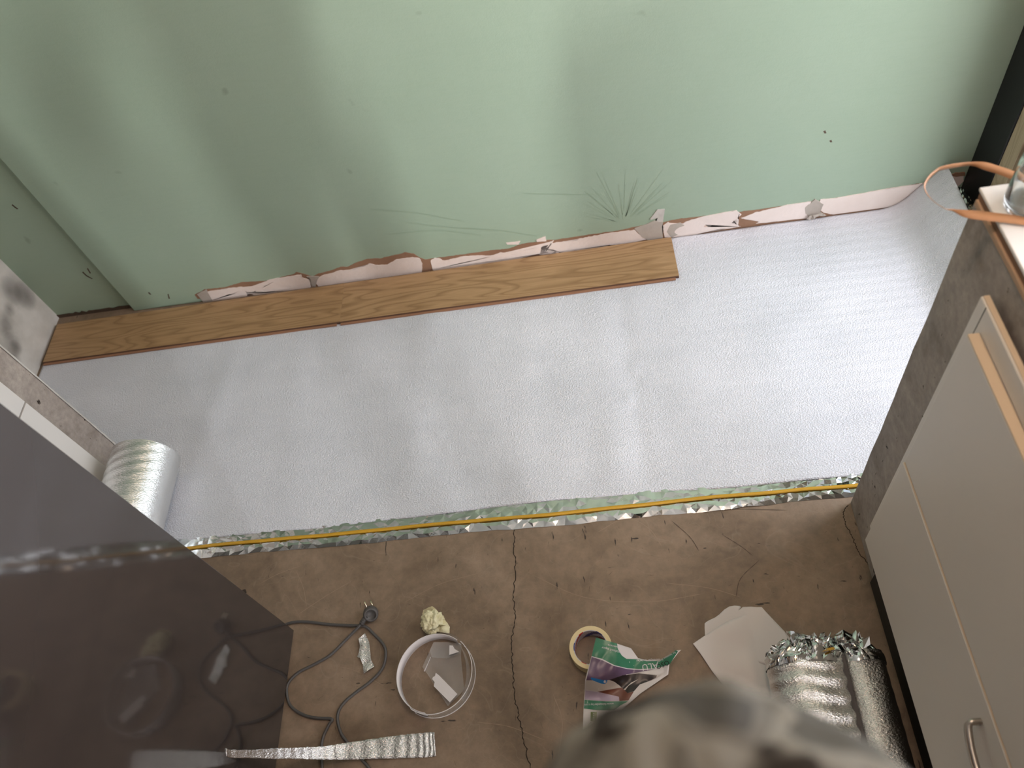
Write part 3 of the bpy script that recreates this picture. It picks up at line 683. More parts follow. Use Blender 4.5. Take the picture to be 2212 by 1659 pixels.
# handle on the drawer
HY, HZ = 0.272, 0.512
bm = bmesh.new()
arc = catmull([(0.547, HY, HZ), (0.531, HY - .001, HZ), (0.525, HY - .012, HZ - .004), (0.520, HY - .055, HZ - .008), (0.520, HY - .105, HZ - .008), (0.525, HY - .148, HZ - .004), (0.531, HY - .159, HZ), (0.547, HY - .16, HZ)], 6)
rings = []
for i, p in enumerate(arc):
    tt = (arc[min(i + 1, len(arc) - 1)] - arc[max(i - 1, 0)]).normalized(); n_ = Vector((0, 0, 1)); s_ = tt.cross(n_).normalized()
    rings.append([bm.verts.new(p + n_ * a * 0.0098 + s_ * b * 0.0048) for a, b in ((1, 0.6), (.7, 1), (-.7, 1), (-1, 0.6), (-1, -.6), (-.7, -1), (.7, -1), (1, -.6))])
for a, b in zip(rings, rings[1:]):
    for k in range(8): bm.faces.new((a[k], a[(k + 1) % 8], b[(k + 1) % 8], b[k]))
h = obj('handle', bm, M['steel'], None, True); h['label'] = 'curved brushed steel handle'; h.parent = f1; h.matrix_parent_inverse = f1.matrix_parent_inverse @ Matrix.Translation(f1.location).inverted() if False else Matrix.Translation(t.location).inverted(); h.parent = f1
h.matrix_parent_inverse = (Matrix.Translation(t.location) @ f1.matrix_parent_inverse).inverted()

# ================================================================ LEFT CABINETS
t = thing('kitchen_cabinet', 'plain white cabinet drawers mostly hidden behind the dark glossy cabinet', 'cabinet', (-1.6, 0.9, 0.0))
for z0, z1 in ((0.085, 0.485), (0.491, 0.93)):
    put(obj('drawer_front', bx((-1.609, 0.72, z0), (-1.59, 1.222, z1), 0.0015), M['white_lam2']), t)

t = thing('tall_cabinet', 'tall cabinet with dark grey high gloss side at lower left', 'cabinet', (-1.2, 0.2, 0.0))
put(obj('carcass', bx((-1.50, -0.55, 0.02), (-0.957, 0.684, 1.86)), M['gloss_edge']), t)
bm = bx((-0.955, -0.56, 0.018), (-0.937, 0.690, 1.86), 0.0012, 2); put(obj('gloss_panel', bm, M['gloss']), t)
put(obj('plinth', bx((-1.48, -0.53, 0.0), (-1.0, 0.66, 0.02)), M['crack']), t)

# ================================================================ FLOOR LITTER
# power cable with plug
t = thing('power_cable', 'dark grey power cable with two pin plug looped on the floor beside the glossy cabinet', 'cable', (-0.7350,0.7260,0.0000))
ca = [(-0.9910,0.6970,0.0050), (-0.9670,0.7130,0.0050), (-0.9420,0.7170,0.0050), (-0.9030,0.7140,0.0050), (-0.8380,0.7020,0.0050), (-0.7730,0.6930,0.0090), (-0.7380,0.6880,0.0090), (-0.7110,0.6650,0.0050), (-0.6820,0.6340,0.0050), (-0.6750,0.6050,0.0050), (-0.6820,0.5740,0.0050), (-0.7090,0.5450,0.0050), (-0.7510,0.5170,0.0050), (-0.7810,0.4920,0.0050), (-0.7930,0.4630,0.0050), (-0.7820,0.4260,0.0050), (-0.7610,0.3990,0.0050), (-0.7300,0.3670,0.0050), (-0.6990,0.3370,0.0050), (-0.6790,0.3040,0.0050)]
cb = [(-0.7480,0.6920,0.0150), (-0.7870,0.6600,0.0050), (-0.8290,0.6200,0.0050), (-0.8720,0.5980,0.0050), (-0.9150,0.5790,0.0050), (-0.9390,0.5530,0.0050), (-0.9390,0.5250,0.0050), (-0.9230,0.4940,0.0050), (-0.8860,0.4710,0.0050), (-0.8480,0.4610,0.0050), (-0.8140,0.4580,0.0050), (-0.8060,0.4540,0.0050), (-0.8110,0.4470,0.0050), (-0.8160,0.4380,0.0050), (-0.8260,0.4130,0.0050), (-0.8270,0.3850,0.0050), (-0.8200,0.3430,0.0050), (-0.8130,0.3050,0.0050)]
for c in (ca, cb): put(obj('cord', tube(bmesh.new(), catmull(c, 8), 0.0039, 8), M['cord'], None, True), t)
P0 = Vector((-0.7480,0.6920,0.0150)); P1_ = Vector((-0.7260,0.7210,0.0180)); ax = (P1_ - P0).normalized()
bm = bmesh.new(); tube(bm, [P0, P0 + ax * .008, P0 + ax * .02, P0 + ax * .028], [0.005, 0.0062, 0.007, 0.009], 12)
for k in range(4):
    q = P0 + ax * (0.003 + k * .0048); tube(bm, [q, q + ax * .002], 0.0078, 12)
put(obj('strain_relief', bm, M['cord'], None, True), t)
bm = bmesh.new(); lathe(bm, [(0, 0), (0.012, 0), (0.019, .003), (0.0205, .008), (0.0205, .020), (0.018, .026), (0.0145, .028), (0.014, .024), (0, .024)], (0, 0, 0), 28)
plug = obj('plug_body', bm, M['cord'], None, True); plug.rotation_euler = (0.5, 0.5, -0.3); plug.location = Vector((-0.7250,0.7270,0.0060)); put(plug, t)
bm = bmesh.new(); c = P0.lerp(P1_, .75); box(bm, (-.009, -.013, -.008), (.009, .013, .008), .004, 2)
o = obj('plug_neck', bm, M['cord'], None, True); o.location = P0 + ax * .035; o.rotation_euler = (0, 0, math.atan2(ax.y, ax.x) - PI / 2); put(o, t)
bm = bmesh.new(); a = Vector((-0.7280,0.7260,0.0260)); b = Vector((-0.7380,0.7500,0.0300)); tube(bm, [a, a.lerp(b, .9), b], [.0024, .0024, .0012], 10); put(obj('pin', bm, M['brass'], None, True), t)
bm = bmesh.new(); a = Vector((-0.7160,0.7360,0.0180)); tube(bm, [a, a + (b - Vector((-0.7280,0.7260,0.0260))) * .8], .0024, 10); put(obj('pin', bm, M['brass'], None, True), t)

def wav(am, f, s=0): return lambda c: (0, 0, am * (0.6 + nz(c.x * f, c.y * f, s)))
o = obj('foil_scrap', sheet(bmesh.new(), [(-0.2070,2.3310,0.0020), (-0.1550,2.1330,0.0020), (-0.1530,1.8590,0.0020), (-0.1240,1.7490,0.0020), (-0.2420,1.6570,0.0020), (-0.2530,1.7920,0.0020), (-0.2730,1.9030,0.0020), (-0.3180,1.9330,0.0020), (-0.2920,2.0070,0.0020), (-0.2790,2.1100,0.0020), (-0.2900,2.2340,0.0020)], (0, 0, .002), wav(.006, 45), 4, 0.0012) if False else sheet(bmesh.new(), [(-0.7370,0.6700,0.0020), (-0.7210,0.6410,0.0020), (-0.7140,0.5980,0.0020), (-0.7040,0.5800,0.0020), (-0.7300,0.5620,0.0020), (-0.7360,0.5850,0.0020), (-0.7430,0.6040,0.0020), (-0.7530,0.6080,0.0020), (-0.7490,0.6200,0.0020), (-0.7480,0.6360,0.0020), (-0.7530,0.6550,0.0020)], (0, 0, .002), wav(.006, 45), 4, 0.0012), M['foil'])
tag(o, 'small torn scrap of silver foil on the floor inside the cable loop', 'foil scrap')

# long foil strip, right end on the floor, left end propped up against the glossy panel
tp = [(-0.5220,0.3860,0.0120), (-0.5340,0.4080,0.0120), (-0.5500,0.4090,0.0120), (-0.5790,0.4080,0.0120), (-0.6260,0.4060,0.0140), (-0.6960,0.4000,0.0180), (-0.7630,0.3920,0.0300), (-0.8060,0.3840,0.0500), (-0.8390,0.3790,0.0780), (-0.8640,0.3730,0.1120), (-0.8890,0.3670,0.1500), (-0.9130,0.3560,0.2050), (-0.9330,0.3470,0.2650), (-0.9460,0.3470,0.2850)]
bt = [(-0.5210,0.3580,0.0030), (-0.5300,0.3550,0.0030), (-0.5500,0.3540,0.0030), (-0.5790,0.3540,0.0030), (-0.6260,0.3550,0.0050), (-0.6940,0.3560,0.0130), (-0.7630,0.3560,0.0210), (-0.8080,0.3560,0.0380), (-0.8400,0.3540,0.0660), (-0.8660,0.3510,0.1000), (-0.8900,0.3460,0.1400), (-0.9150,0.3400,0.1950), (-0.9360,0.3320,0.2550), (-0.9490,0.3320,0.2780)]
bm = bmesh.new(); A = catmull(tp[1:], 9); B = catmull(bt[1:], 9); n = min(len(A), len(B)); NV = 8; V = []
for i in range(n):
    row = []
    for j in range(NV + 1):
        p = A[i].lerp(B[i], j / NV); x = p.x
        p.z += 0.0014 * math.sin(i * 1.25 + nz(i * .2, j * .3, 1) * 2) + 0.0016 * nz(i * .9, j * .9, 1)
        if j in (0, NV): p.y += 0.0016 * nz(i * .8, j, 3)
        p.x = max(p.x, -0.9355); row.append(bm.verts.new(p))
    V.append(row)
for i in range(n - 1):
    for j in range(NV): bm.faces.new((V[i][j], V[i + 1][j], V[i + 1][j + 1], V[i][j + 1]))
o = obj('foil_strip', bm, M['foil'], None, True); so = o.modifiers.new('thickness', 'SOLIDIFY'); so.thickness = 0.0018
tag(o, 'long silver foil offcut strip across the cables, one end against the glossy cabinet', 'foil strip')

# crumpled yellowish paper
bm = bmesh.new(); bmesh.ops.create_icosphere(bm, subdivisions=5, radius=0.030)
for v in bm.verts:
    n_ = v.co.normalized(); k = 0
    for f_, a_ in ((1.6, .35), (3.2, .26), (6.5, .12)):
        k += a_ * (1 - 2.6 * abs(nz(n_.x * f_ + 3, n_.y * f_ + 1, n_.z * f_ + 8)))
    v.co = n_ * 0.030 * (0.78 + k * 0.62); v.co.z = v.co.z * 0.75
zm = min(v.co.z for v in bm.verts)
m, nt, p = new_mat('yellowed_tissue', (0.74, 0.68, 0.42), 0.65); p.inputs['Subsurface Weight'].default_value = 0.0
c_ = mix(nt, noise_tex(nt, coords(nt), 30, 3), (0.62, 0.55, 0.30), (0.82, 0.78, 0.58)); nt.links.new(c_, p.inputs['Base Color'])
M['tissue'] = m
t = thing('crumpled_paper', 'crumpled pale yellow ball of masking paper behind the clear plastic ring', 'paper ball', (-0.5440,0.6850,0.0000))
o = obj('wad', bm, m, None, True); o.location = Vector((-0.5440,0.6800,0.0000)) + Vector((0, 0, -zm)); put(o, t)
for P, s in (([(-0.5750,0.6980,0.0220), (-0.5730,0.7150,0.0220), (-0.5450,0.7200,0.0220), (-0.5290,0.7070,0.0220), (-0.5230,0.6840,0.0220), (-0.5510,0.6710,0.0220), (-0.5700,0.6770,0.0220)], 1), ([(-0.5790,0.6780,0.0300), (-0.5560,0.6860,0.0300), (-0.5370,0.6920,0.0300), (-0.5140,0.6930,0.0300), (-0.5050,0.6670,0.0300), (-0.5300,0.6620,0.0300), (-0.5550,0.6690,0.0300)], 2), ([(-0.5300,0.6900,0.0260), (-0.5120,0.6840,0.0260), (-0.4970,0.6630,0.0260), (-0.4990,0.6460,0.0260), (-0.5240,0.6500,0.0260), (-0.5350,0.6710,0.0260)], 3)):
    put(obj('paper_fold', sheet(bmesh.new(), P, (0, 0, 0), lambda c, s=s: (0.004 * nz(c.y * 90, 1, s), 0, 0.022 * nz(c.x * 38, c.y * 38, s)), 4, 0.0006), m), t)

# clear plastic ring made of a loop of backing strip
cR = Vector((-0.5330,0.5440,0.0000)); RR = 0.096
t = thing('plastic_ring', 'loop of clear plastic strip with white backing standing on the floor', 'plastic loop', cR)
def loop(a0, a1, r0, r1, z0, z1, seg=70):
    bm = bmesh.new()
    def f(u, v):
        a = a0 + (a1 - a0) * u; r = r0 + (r1 - r0) * u; r *= 1 + 0.012 * math.sin(2 * a + .6)
        return (cR.x + r * math.cos(a), cR.y + r * 1.02 * math.sin(a), z0 + (z1 - z0) * v)
    grid(bm, seg, 2, f); return bm
def addm(name, bm, mat, par, th=0.0008):
    o = obj(name, bm, mat, None, True); put(o, par); s_ = o.modifiers.new('thickness', 'SOLIDIFY'); s_.thickness = th; return o
addm('white_backing', loop(0.95, 4.5, RR, RR, 0.001, 0.043), M['paper'], t)
addm('clear_band', loop(4.2, 7.6, RR + .0012, RR + .007, 0.001, 0.043), M['clear'], t, 0.0006)
for z in (0.0425, 0.0008):
    bm = bmesh.new(); tube(bm, [Vector((cR.x + (RR + (0.003 if k > 46 else 0)) * (1 + 0.012 * math.sin(2 * a_ + .6)) * math.cos(a_), cR.y + (RR + (0.003 if k > 46 else 0)) * 1.02 * (1 + 0.012 * math.sin(2 * a_ + .6)) * math.sin(a_), z)) for k, a_ in enumerate([0.9 + 6.2 * q / 90 for q in range(91)])], 0.0011, 5)
    put(obj('rim', bm, M['paper'], None, True), t)
bm = bmesh.new(); grid(bm, 30, 2, lambda u, v: (cR.x + (RR - 0.010 * math.sin(PI * u)) * math.cos(-0.75 + 1.7 * u), cR.y + (RR - 0.010 * math.sin(PI * u)) * math.sin(-0.75 + 1.7 * u), 0.003 + 0.039 * v)); addm('inner_band', bm, M['clear2'], t)
t2 = thing('plastic_film', 'clear plastic film offcut with two white label scraps lying inside the ring', 'plastic film', cR)
ff = [(-0.5430,0.6310,0.0040), (-0.4670,0.6210,0.0040), (-0.4690,0.5910,0.0040), (-0.4600,0.5050,0.0040), (-0.5010,0.4670,0.0040), (-0.5460,0.5330,0.0040), (-0.5710,0.5680,0.0040)]
put(obj('film', sheet(bmesh.new(), ff, (0, 0, .006), wav(.006, 14, 4), 3, 0.0006), M['clear2']), t2)
fold = [(-0.5420,0.6280,0.0120), (-0.5020,0.6260,0.0120), (-0.4880,0.6160,0.0120), (-0.4700,0.5930,0.0120), (-0.5050,0.5830,0.0120), (-0.5450,0.5890,0.0120), (-0.5510,0.6070,0.0120)]
put(obj('film_fold', sheet(bmesh.new(), fold, (0, 0, .006), wav(.004, 20, 6), 3, 0.0006), M['clear2']), t2)
put(obj('label_scrap', sheet(bmesh.new(), [(-0.5330,0.5490,0.0120), (-0.5240,0.5420,0.0120), (-0.4750,0.4930,0.0120), (-0.4940,0.4740,0.0120), (-0.5370,0.5160,0.0120), (-0.5350,0.5260,0.0120), (-0.5420,0.5340,0.0120), (-0.5400,0.5390,0.0120), (-0.5350,0.5410,0.0120)], (0, 0, .008), wav(.004, 14, 4), 2, 0.0005), M['paper']), t2)
put(obj('label_scrap', sheet(bmesh.new(), [(-0.4960,0.6130,0.0180), (-0.4870,0.6120,0.0180), (-0.4820,0.6030,0.0180), (-0.4700,0.5950,0.0180), (-0.4960,0.5890,0.0180)], (0, 0, .008), wav(.004, 14, 4), 2, 0.0005), M['paper']), t2)
bm = bmesh.new(); P = [Vector(p) for p in [(-0.5660,0.5570,0.0120), (-0.5580,0.5740,0.0120), (-0.5500,0.5920,0.0120)]]; tube(bm, P, [0.0016, 0.001, 0.0008], 5); put(obj('fold_edge', bm, M['paper'], None, True), t2)

# masking tape roll
cT = Vector((-0.1300,0.5780,0.0000)); 
t = thing('masking_tape_roll', 'cream masking tape roll half under the printed leaflet', 'tape roll', cT)
ro, ri, hh = 0.0535, 0.0415, 0.044
bm = bmesh.new(); lathe(bm, [(ri + .0015, 0.0), (ro, 0.0), (ro, hh - .0005), (ro - .001, hh), (ri + .0015, hh), (ri + .0015, 0)], cT, 64); put(obj('tape_winding', bm, M['masking'], None, False), t)
m, nt, p = new_mat('printed_core', (0.7, 0.7, 0.75), 0.4); tc = nd(nt, 'ShaderNodeTexCoord'); sp = nd(nt, 'ShaderNodeSeparateXYZ')
M['core_print'] = m
core_cols = [new_mat('core_white', (0.66, 0.64, 0.72), 0.35)[0], new_mat('core_red', (0.50, 0.02, 0.025), 0.35)[0], new_mat('core_blue', (0.03, 0.04, 0.24), 0.35)[0]]
bm = bmesh.new(); seg = 96; rows = 10; V = []
for k in range(seg):
    a = 2 * PI * k / seg; V.append([bm.verts.new((cT.x + ri * math.cos(a), cT.y + ri * math.sin(a), 0.0005 + (hh - .001) * j / rows)) for j in range(rows + 1)])
for k in range(seg):
    for j in range(rows):
        f = bm.faces.new((V[k][j], V[k][j + 1], V[(k + 1) % seg][j + 1], V[(k + 1) % seg][j]))
        ph = ((k + 1.6 * j) / seg * 3 + 0.62) % 1
        f.material_index = 1 if ph < 0.16 else (2 if 0.40 < ph < 0.62 else 0)
o = obj('printed_core', bm, core_cols, None, True); put(o, t); s_ = o.modifiers.new('thickness', 'SOLIDIFY'); s_.thickness = 0.0015; s_.offset = -1
o['label'] = 'cardboard core with red and blue print'

# printed leaflet
def hl(c):
    x, y = c.x, c.y
    h = 0.006 + 0.010 * (0.5 + nz(x * 11, y * 11, 2)) + 0.006 * abs(nz(x * 26, y * 20, 6))
    d = math.hypot(x - cT.x, y - cT.y); h += 0.046 * (1 - sst(0.060, 0.115, d))
    h += 0.045 * sst(0.02, 0.11, x) * sst(0.47, 0.56, y)
    h -= 0.004
    h = max(h, 0.001) * (0.15 + 0.85 * sst(0.38, 0.44, y))
    return (-x * h / 2.05, -y * h / 2.05, h)
t = thing('printed_leaflet', 'torn green and purple printed leaflet with blue badge lying over the tape roll', 'leaflet', (-0.1120,0.4960,0.0000))
cols = dict(green=(0.045, 0.20, 0.115), purple=(0.135, 0.085, 0.155), dark=(0.02, 0.012, 0.012), red=(0.17, 0.055, 0.035), blue=(0.02, 0.20, 0.55), lilac=(0.46, 0.38, 0.50), cream=(0.60, 0.55, 0.52), badge=(0.11, 0.16, 0.03), white=(0.72, 0.68, 0.72))
PM = {k: new_mat('print_' + k, v, 0.32)[0] for k, v in cols.items()}
def leaf(name, pts, mat, off, cuts=4, th=0.0):
    o = obj(name, sheet(bmesh.new(), pts, (0, 0, off), hl, cuts, th), mat, None, True); put(o, t); return o
leaf('paper_sheet', [(-0.1170,0.6140,0.0000), (-0.0650,0.5950,0.0000), (-0.0310,0.5810,0.0000), (-0.0160,0.5550,0.0000), (0.0050,0.5490,0.0000), (0.0340,0.5460,0.0000), (0.0580,0.5550,0.0000), (0.0800,0.5680,0.0000), (0.0930,0.5680,0.0000), (0.0850,0.5620,0.0000), (0.0590,0.5350,0.0000), (0.0530,0.5110,0.0000), (-0.0210,0.4700,0.0000), (-0.0630,0.4400,0.0000), (-0.1200,0.3990,0.0000), (-0.1620,0.3790,0.0000), (-0.1690,0.3810,0.0000), (-0.1620,0.4440,0.0000), (-0.1530,0.5110,0.0000), (-0.1320,0.5690,0.0000)], M['paper'], 0.0, 4, 0.0005)
leaf('green_band', [(-0.1170,0.6140,0.0000), (-0.0650,0.5950,0.0000), (-0.0640,0.5810,0.0000), (-0.0560,0.5640,0.0000), (-0.0450,0.5550,0.0000), (-0.0140,0.5520,0.0000), (0.0040,0.5460,0.0000), (0.0330,0.5450,0.0000), (0.0580,0.5550,0.0000), (0.0800,0.5680,0.0000), (0.0840,0.5640,0.0000), (0.0600,0.5350,0.0000), (0.0250,0.5270,0.0000), (-0.0370,0.5290,0.0000), (-0.0770,0.5420,0.0000), (-0.1050,0.5590,0.0000), (-0.1320,0.5680,0.0000)], PM['green'], 0.0007)
leaf('white_line', [(-0.1320,0.5680,0.0000), (-0.1050,0.5590,0.0000), (-0.0770,0.5420,0.0000), (-0.0450,0.5320,0.0000), (-0.0160,0.5280,0.0000), (0.0250,0.5270,0.0000), (0.0250,0.5250,0.0000), (-0.0170,0.5260,0.0000), (-0.0450,0.5300,0.0000), (-0.0780,0.5400,0.0000), (-0.1060,0.5560,0.0000), (-0.1320,0.5660,0.0000)], PM['white'], 0.0010)
leaf('purple_panel', [(-0.1320,0.5660,0.0000), (-0.1060,0.5560,0.0000), (-0.0780,0.5400,0.0000), (-0.0450,0.5300,0.0000), (-0.0170,0.5260,0.0000), (0.0210,0.5250,0.0000), (-0.0170,0.5210,0.0000), (-0.0590,0.5160,0.0000), (-0.0680,0.5070,0.0000), (-0.1100,0.5070,0.0000), (-0.1500,0.5100,0.0000)], PM['purple'], 0.0007)
leaf('dark_panel', [(-0.0930,0.5070,0.0000), (-0.0590,0.5160,0.0000), (-0.0180,0.5180,0.0000), (0.0250,0.5100,0.0000), (0.0220,0.5050,0.0000), (-0.0100,0.4930,0.0000), (-0.0340,0.4770,0.0000), (-0.0510,0.4730,0.0000), (-0.0700,0.4930,0.0000), (-0.0810,0.5020,0.0000)], PM['dark'], 0.0008)
leaf('cream_panel', [(-0.1500,0.5100,0.0000), (-0.0930,0.5060,0.0000), (-0.0700,0.4930,0.0000), (-0.0640,0.4870,0.0000), (-0.1250,0.4820,0.0000), (-0.1530,0.4870,0.0000)], PM['cream'], 0.0007)
leaf('lilac_panel', [(-0.1540,0.4860,0.0000), (-0.1250,0.4810,0.0000), (-0.0730,0.4660,0.0000), (-0.0720,0.4570,0.0000), (-0.1060,0.4580,0.0000), (-0.1570,0.4650,0.0000)], PM['lilac'], 0.0007)
leaf('red_floor_picture', [(-0.1250,0.4810,0.0000), (-0.0640,0.4870,0.0000), (-0.0510,0.4730,0.0000), (-0.0350,0.4760,0.0000), (-0.0100,0.4930,0.0000), (0.0180,0.5030,0.0000), (-0.0210,0.4860,0.0000), (-0.0490,0.4560,0.0000), (-0.0730,0.4560,0.0000), (-0.0730,0.4660,0.0000)], PM['red'], 0.0009)
leaf('green_band', [(-0.1580,0.4640,0.0000), (-0.1060,0.4570,0.0000), (-0.0510,0.4540,0.0000), (-0.0710,0.4460,0.0000), (-0.0880,0.4350,0.0000), (-0.1280,0.4380,0.0000), (-0.1610,0.4440,0.0000)], PM['green'], 0.0008)
leaf('blue_badge', [(-0.1370,0.5160,0.0000), (-0.1100,0.5080,0.0000), (-0.0970,0.5070,0.0000), (-0.1000,0.5010,0.0000), (-0.1050,0.4980,0.0000), (-0.1150,0.5000,0.0000), (-0.1350,0.5090,0.0000), (-0.1390,0.5130,0.0000)], PM['blue'], 0.0012)
leaf('badge_disc', [(-0.1070,0.5050,0.0000), (-0.1040,0.5070,0.0000), (-0.1010,0.5050,0.0000), (-0.1010,0.5020,0.0000), (-0.1040,0.5000,0.0000), (-0.1070,0.5010,0.0000)], PM['white'], 0.0016)
leaf('badge_tick', [(-0.1060,0.5020,0.0000), (-0.1030,0.5040,0.0000), (-0.1020,0.5050,0.0000), (-0.1030,0.5030,0.0000)], PM['dark'], 0.0020, 1)
leaf('pale_rail', [(-0.0600,0.4820,0.0000), (-0.0400,0.4970,0.0000), (-0.0210,0.5040,0.0000), (-0.0470,0.4900,0.0000), (-0.0560,0.4800,0.0000)], PM['cream'], 0.0013)
leaf('green_badge', [(-0.1450,0.4350,0.0000), (-0.1300,0.4340,0.0000), (-0.1330,0.4120,0.0000), (-0.1470,0.4140,0.0000)], PM['badge'], 0.0012)
leaf('folded_corner', [(0.0520,0.5100,0.0000), (-0.0190,0.4910,0.0000), (-0.0350,0.4760,0.0000), (-0.0510,0.4550,0.0000), (-0.0690,0.4380,0.0000), (-0.0210,0.4700,0.0000)], M['paper'], 0.003, 3)
for yy in (1155, 1180, 1208, 1236, 1256):
    pass
def text(s, p, ang, size, mat, off=0.0016, flip=False):
    cu = bpy.data.curves.new('lettering', 'FONT'); cu.body = s; cu.size = size; cu.align_x = 'CENTER'; cu.align_y = 'CENTER'; cu.resolution_u = 2
    tmp = bpy.data.objects.new('lettering', cu); C.objects.link(tmp)
    dg = bpy.context.evaluated_depsgraph_get(); dg.update()
    me = bpy.data.meshes.new_from_object(tmp.evaluated_get(dg)); bpy.data.objects.remove(tmp)
    o = bpy.data.objects.new('lettering', me); C.objects.link(o); me.materials.clear(); me.materials.append(mat)
    ca_, sa_ = math.cos(ang), math.sin(ang)
    for v in me.vertices:
        x, y = v.co.x, v.co.y
        w_ = Vector((p[0] + x * ca_ - y * sa_, p[1] + x * sa_ + y * ca_, 0)); v.co = w_ + Vector(hl(w_)) + Vector((0, 0, off))
    put(o, t); return o
DP = new_mat('print_darkgreen', (0.012, 0.06, 0.035), 0.4)[0]
text('ALU', (0.0110,0.5330,0.0000), PI + 0.06, 0.022, PM['white'])
text('OSO', (0.0420,0.5350,0.0000), PI + 0.30, 0.017, PM['dark'])
text('metalised vapor', (-0.0790,0.5790,0.0000), PI - 0.33, 0.0085, PM['white'])
text('openness', (-0.0730,0.5880,0.0000), PI - 0.30, 0.0085, PM['white'])
text('multilayer underlay', (0.0080,0.5480,0.0000), PI - 0.02, 0.0075, PM['white'])
text('for laminate floors', (0.0540,0.5520,0.0000), PI + 0.42, 0.007, PM['white'])
text('www.falounderlay.com', (-0.1230,0.4510,0.0000), PI - 0.02, 0.0078, PM['white'], 0.002)
text('EPLF', (-0.1410,0.3990,0.0000), PI, 0.010, PM['dark'])
text('CE', (-0.1400,0.4040,0.0000), PI, 0.006, PM['dark'])
for k, yy in enumerate((1541, 1546, 1551, 1556)): text('MAX'[k % 3], (Vector((-0.1380,0.4310,0.0000)).lerp(Vector((-0.1390,0.4160,0.0000)), k / 3)), PI, 0.005, PM['white'], 0.002)
cc = Vector((-0.1410,0.4000,0.0000)); bm = bmesh.new()
ring = [(cc.x + 0.0125 * math.cos(a), cc.y + 0.0125 * math.sin(a), 0) for a in [2 * PI * k / 40 for k in range(41)]]
tube(bm, [Vector(p) + Vector(hl(Vector(p))) + Vector((0, 0, .001)) for p in ring], 0.0003, 4)
put(obj('seal_ring', bm, PM['dark']), t)

# two white torn sheets
o = obj('paper_sheet', sheet(bmesh.new(), [(0.1560,0.5990,0.0010), (0.1580,0.6170,0.0010), (0.1600,0.6280,0.0010), (0.1650,0.6320,0.0010), (0.1740,0.6360,0.0010), (0.1880,0.6410,0.0010), (0.2000,0.6480,0.0010), (0.2140,0.6590,0.0010), (0.2280,0.6660,0.0010), (0.2410,0.6670,0.0010), (0.2540,0.6650,0.0010), (0.2570,0.6620,0.0010), (0.2510,0.6560,0.0010), (0.2470,0.6530,0.0010), (0.2520,0.6560,0.0010), (0.2610,0.6620,0.0010), (0.2810,0.6610,0.0010), (0.2940,0.6590,0.0010), (0.3070,0.6580,0.0010), (0.3290,0.6220,0.0010), (0.3580,0.5810,0.0010), (0.3150,0.5050,0.0010), (0.1780,0.5640,0.0010)], (0, 0, .001), wav(.003, 8, 4), 4, 0.0005), M['paper'], None, True)
tag(o, 'white paper sheet with torn rounded far edge, lying under another sheet', 'paper')
o = obj('paper_sheet', sheet(bmesh.new(), [(0.1230,0.5780,0.0010), (0.1620,0.6000,0.0010), (0.2140,0.6260,0.0010), (0.2570,0.6400,0.0010), (0.3090,0.6550,0.0010), (0.3580,0.5810,0.0010), (0.3290,0.4560,0.0010), (0.3120,0.4250,0.0010), (0.2010,0.4180,0.0010), (0.1800,0.4770,0.0010), (0.1720,0.4880,0.0010), (0.1610,0.5060,0.0010), (0.1380,0.5520,0.0010)], (0, 0, .0018), lambda c: (0, 0, (1 - sst(.235, .28, c.x)) * 0.007 * (0.6 + nz(c.x * 9, c.y * 14, 9)) + (1 - sst(.235, .28, c.x)) * .006 * abs(nz(c.x * 5 + c.y * 12, 1, 2))), 4, 0.0005), M['paper'], None, True)
tag(o, 'creased white paper sheet with pointed left corner beside the foil bundle', 'paper')

# foil bundle (folded roll of underlay)
t = thing('foil_bundle', 'silver foil underlay bundle with crumpled end beside the white papers', 'foil bundle', (0.405, 0.35, 0.0))
prof = [(0.285, .055), (0.277, .085), (0.283, .118), (0.303, .142), (0.335, .154), (0.375, .152), (0.415, .141), (0.436, .128), (0.441, .112), (0.447, .112), (0.452, .129), (0.475, .137), (0.505, .131), (0.530, .112), (0.542, .080), (0.536, .045), (0.515, .018), (0.46, .004), (0.36, .004), (0.305, .018)]
pr = [(p.x, p.z) for p in catmull([(a, 0, b) for a, b in prof] + [(prof[0][0], 0, prof[0][1])], 6)][:-1]
bm = bmesh.new(); ny = 90; V = []
for j in range(ny + 1):
    y = 0.505 - j / ny * 0.50; ring = []
    for i, (x, z) in enumerate(pr):
        lx = x - 0.41 ; k = 0.0034 * math.sin(y * 2 * PI / 0.036 + 4 * nz(x * 9, y * 6, 1)) * (1 if x < .44 else .2) + 0.003 * nz(x * 30, y * 12, z * 30)
        ring.append(bm.verts.new((x + k * 0.4 * (-1 if x < .4 else 1) - .03 * (0.5 - y) * 0, y, max(z + (k if z > .03 else 0), .002))))
    V.append(ring)
N = len(pr)
for a, b in zip(V, V[1:]):
    for i in range(N): bm.faces.new((a[i], a[(i + 1) % N], b[(i + 1) % N], b[i]))
bm.faces.new(V[0][::-1]); bm.faces.new(V[-1])
bmesh.ops.recalc_face_normals(bm, faces=bm.faces)
put(obj('wrapped_body', bm, M['foil'], None, True), t)
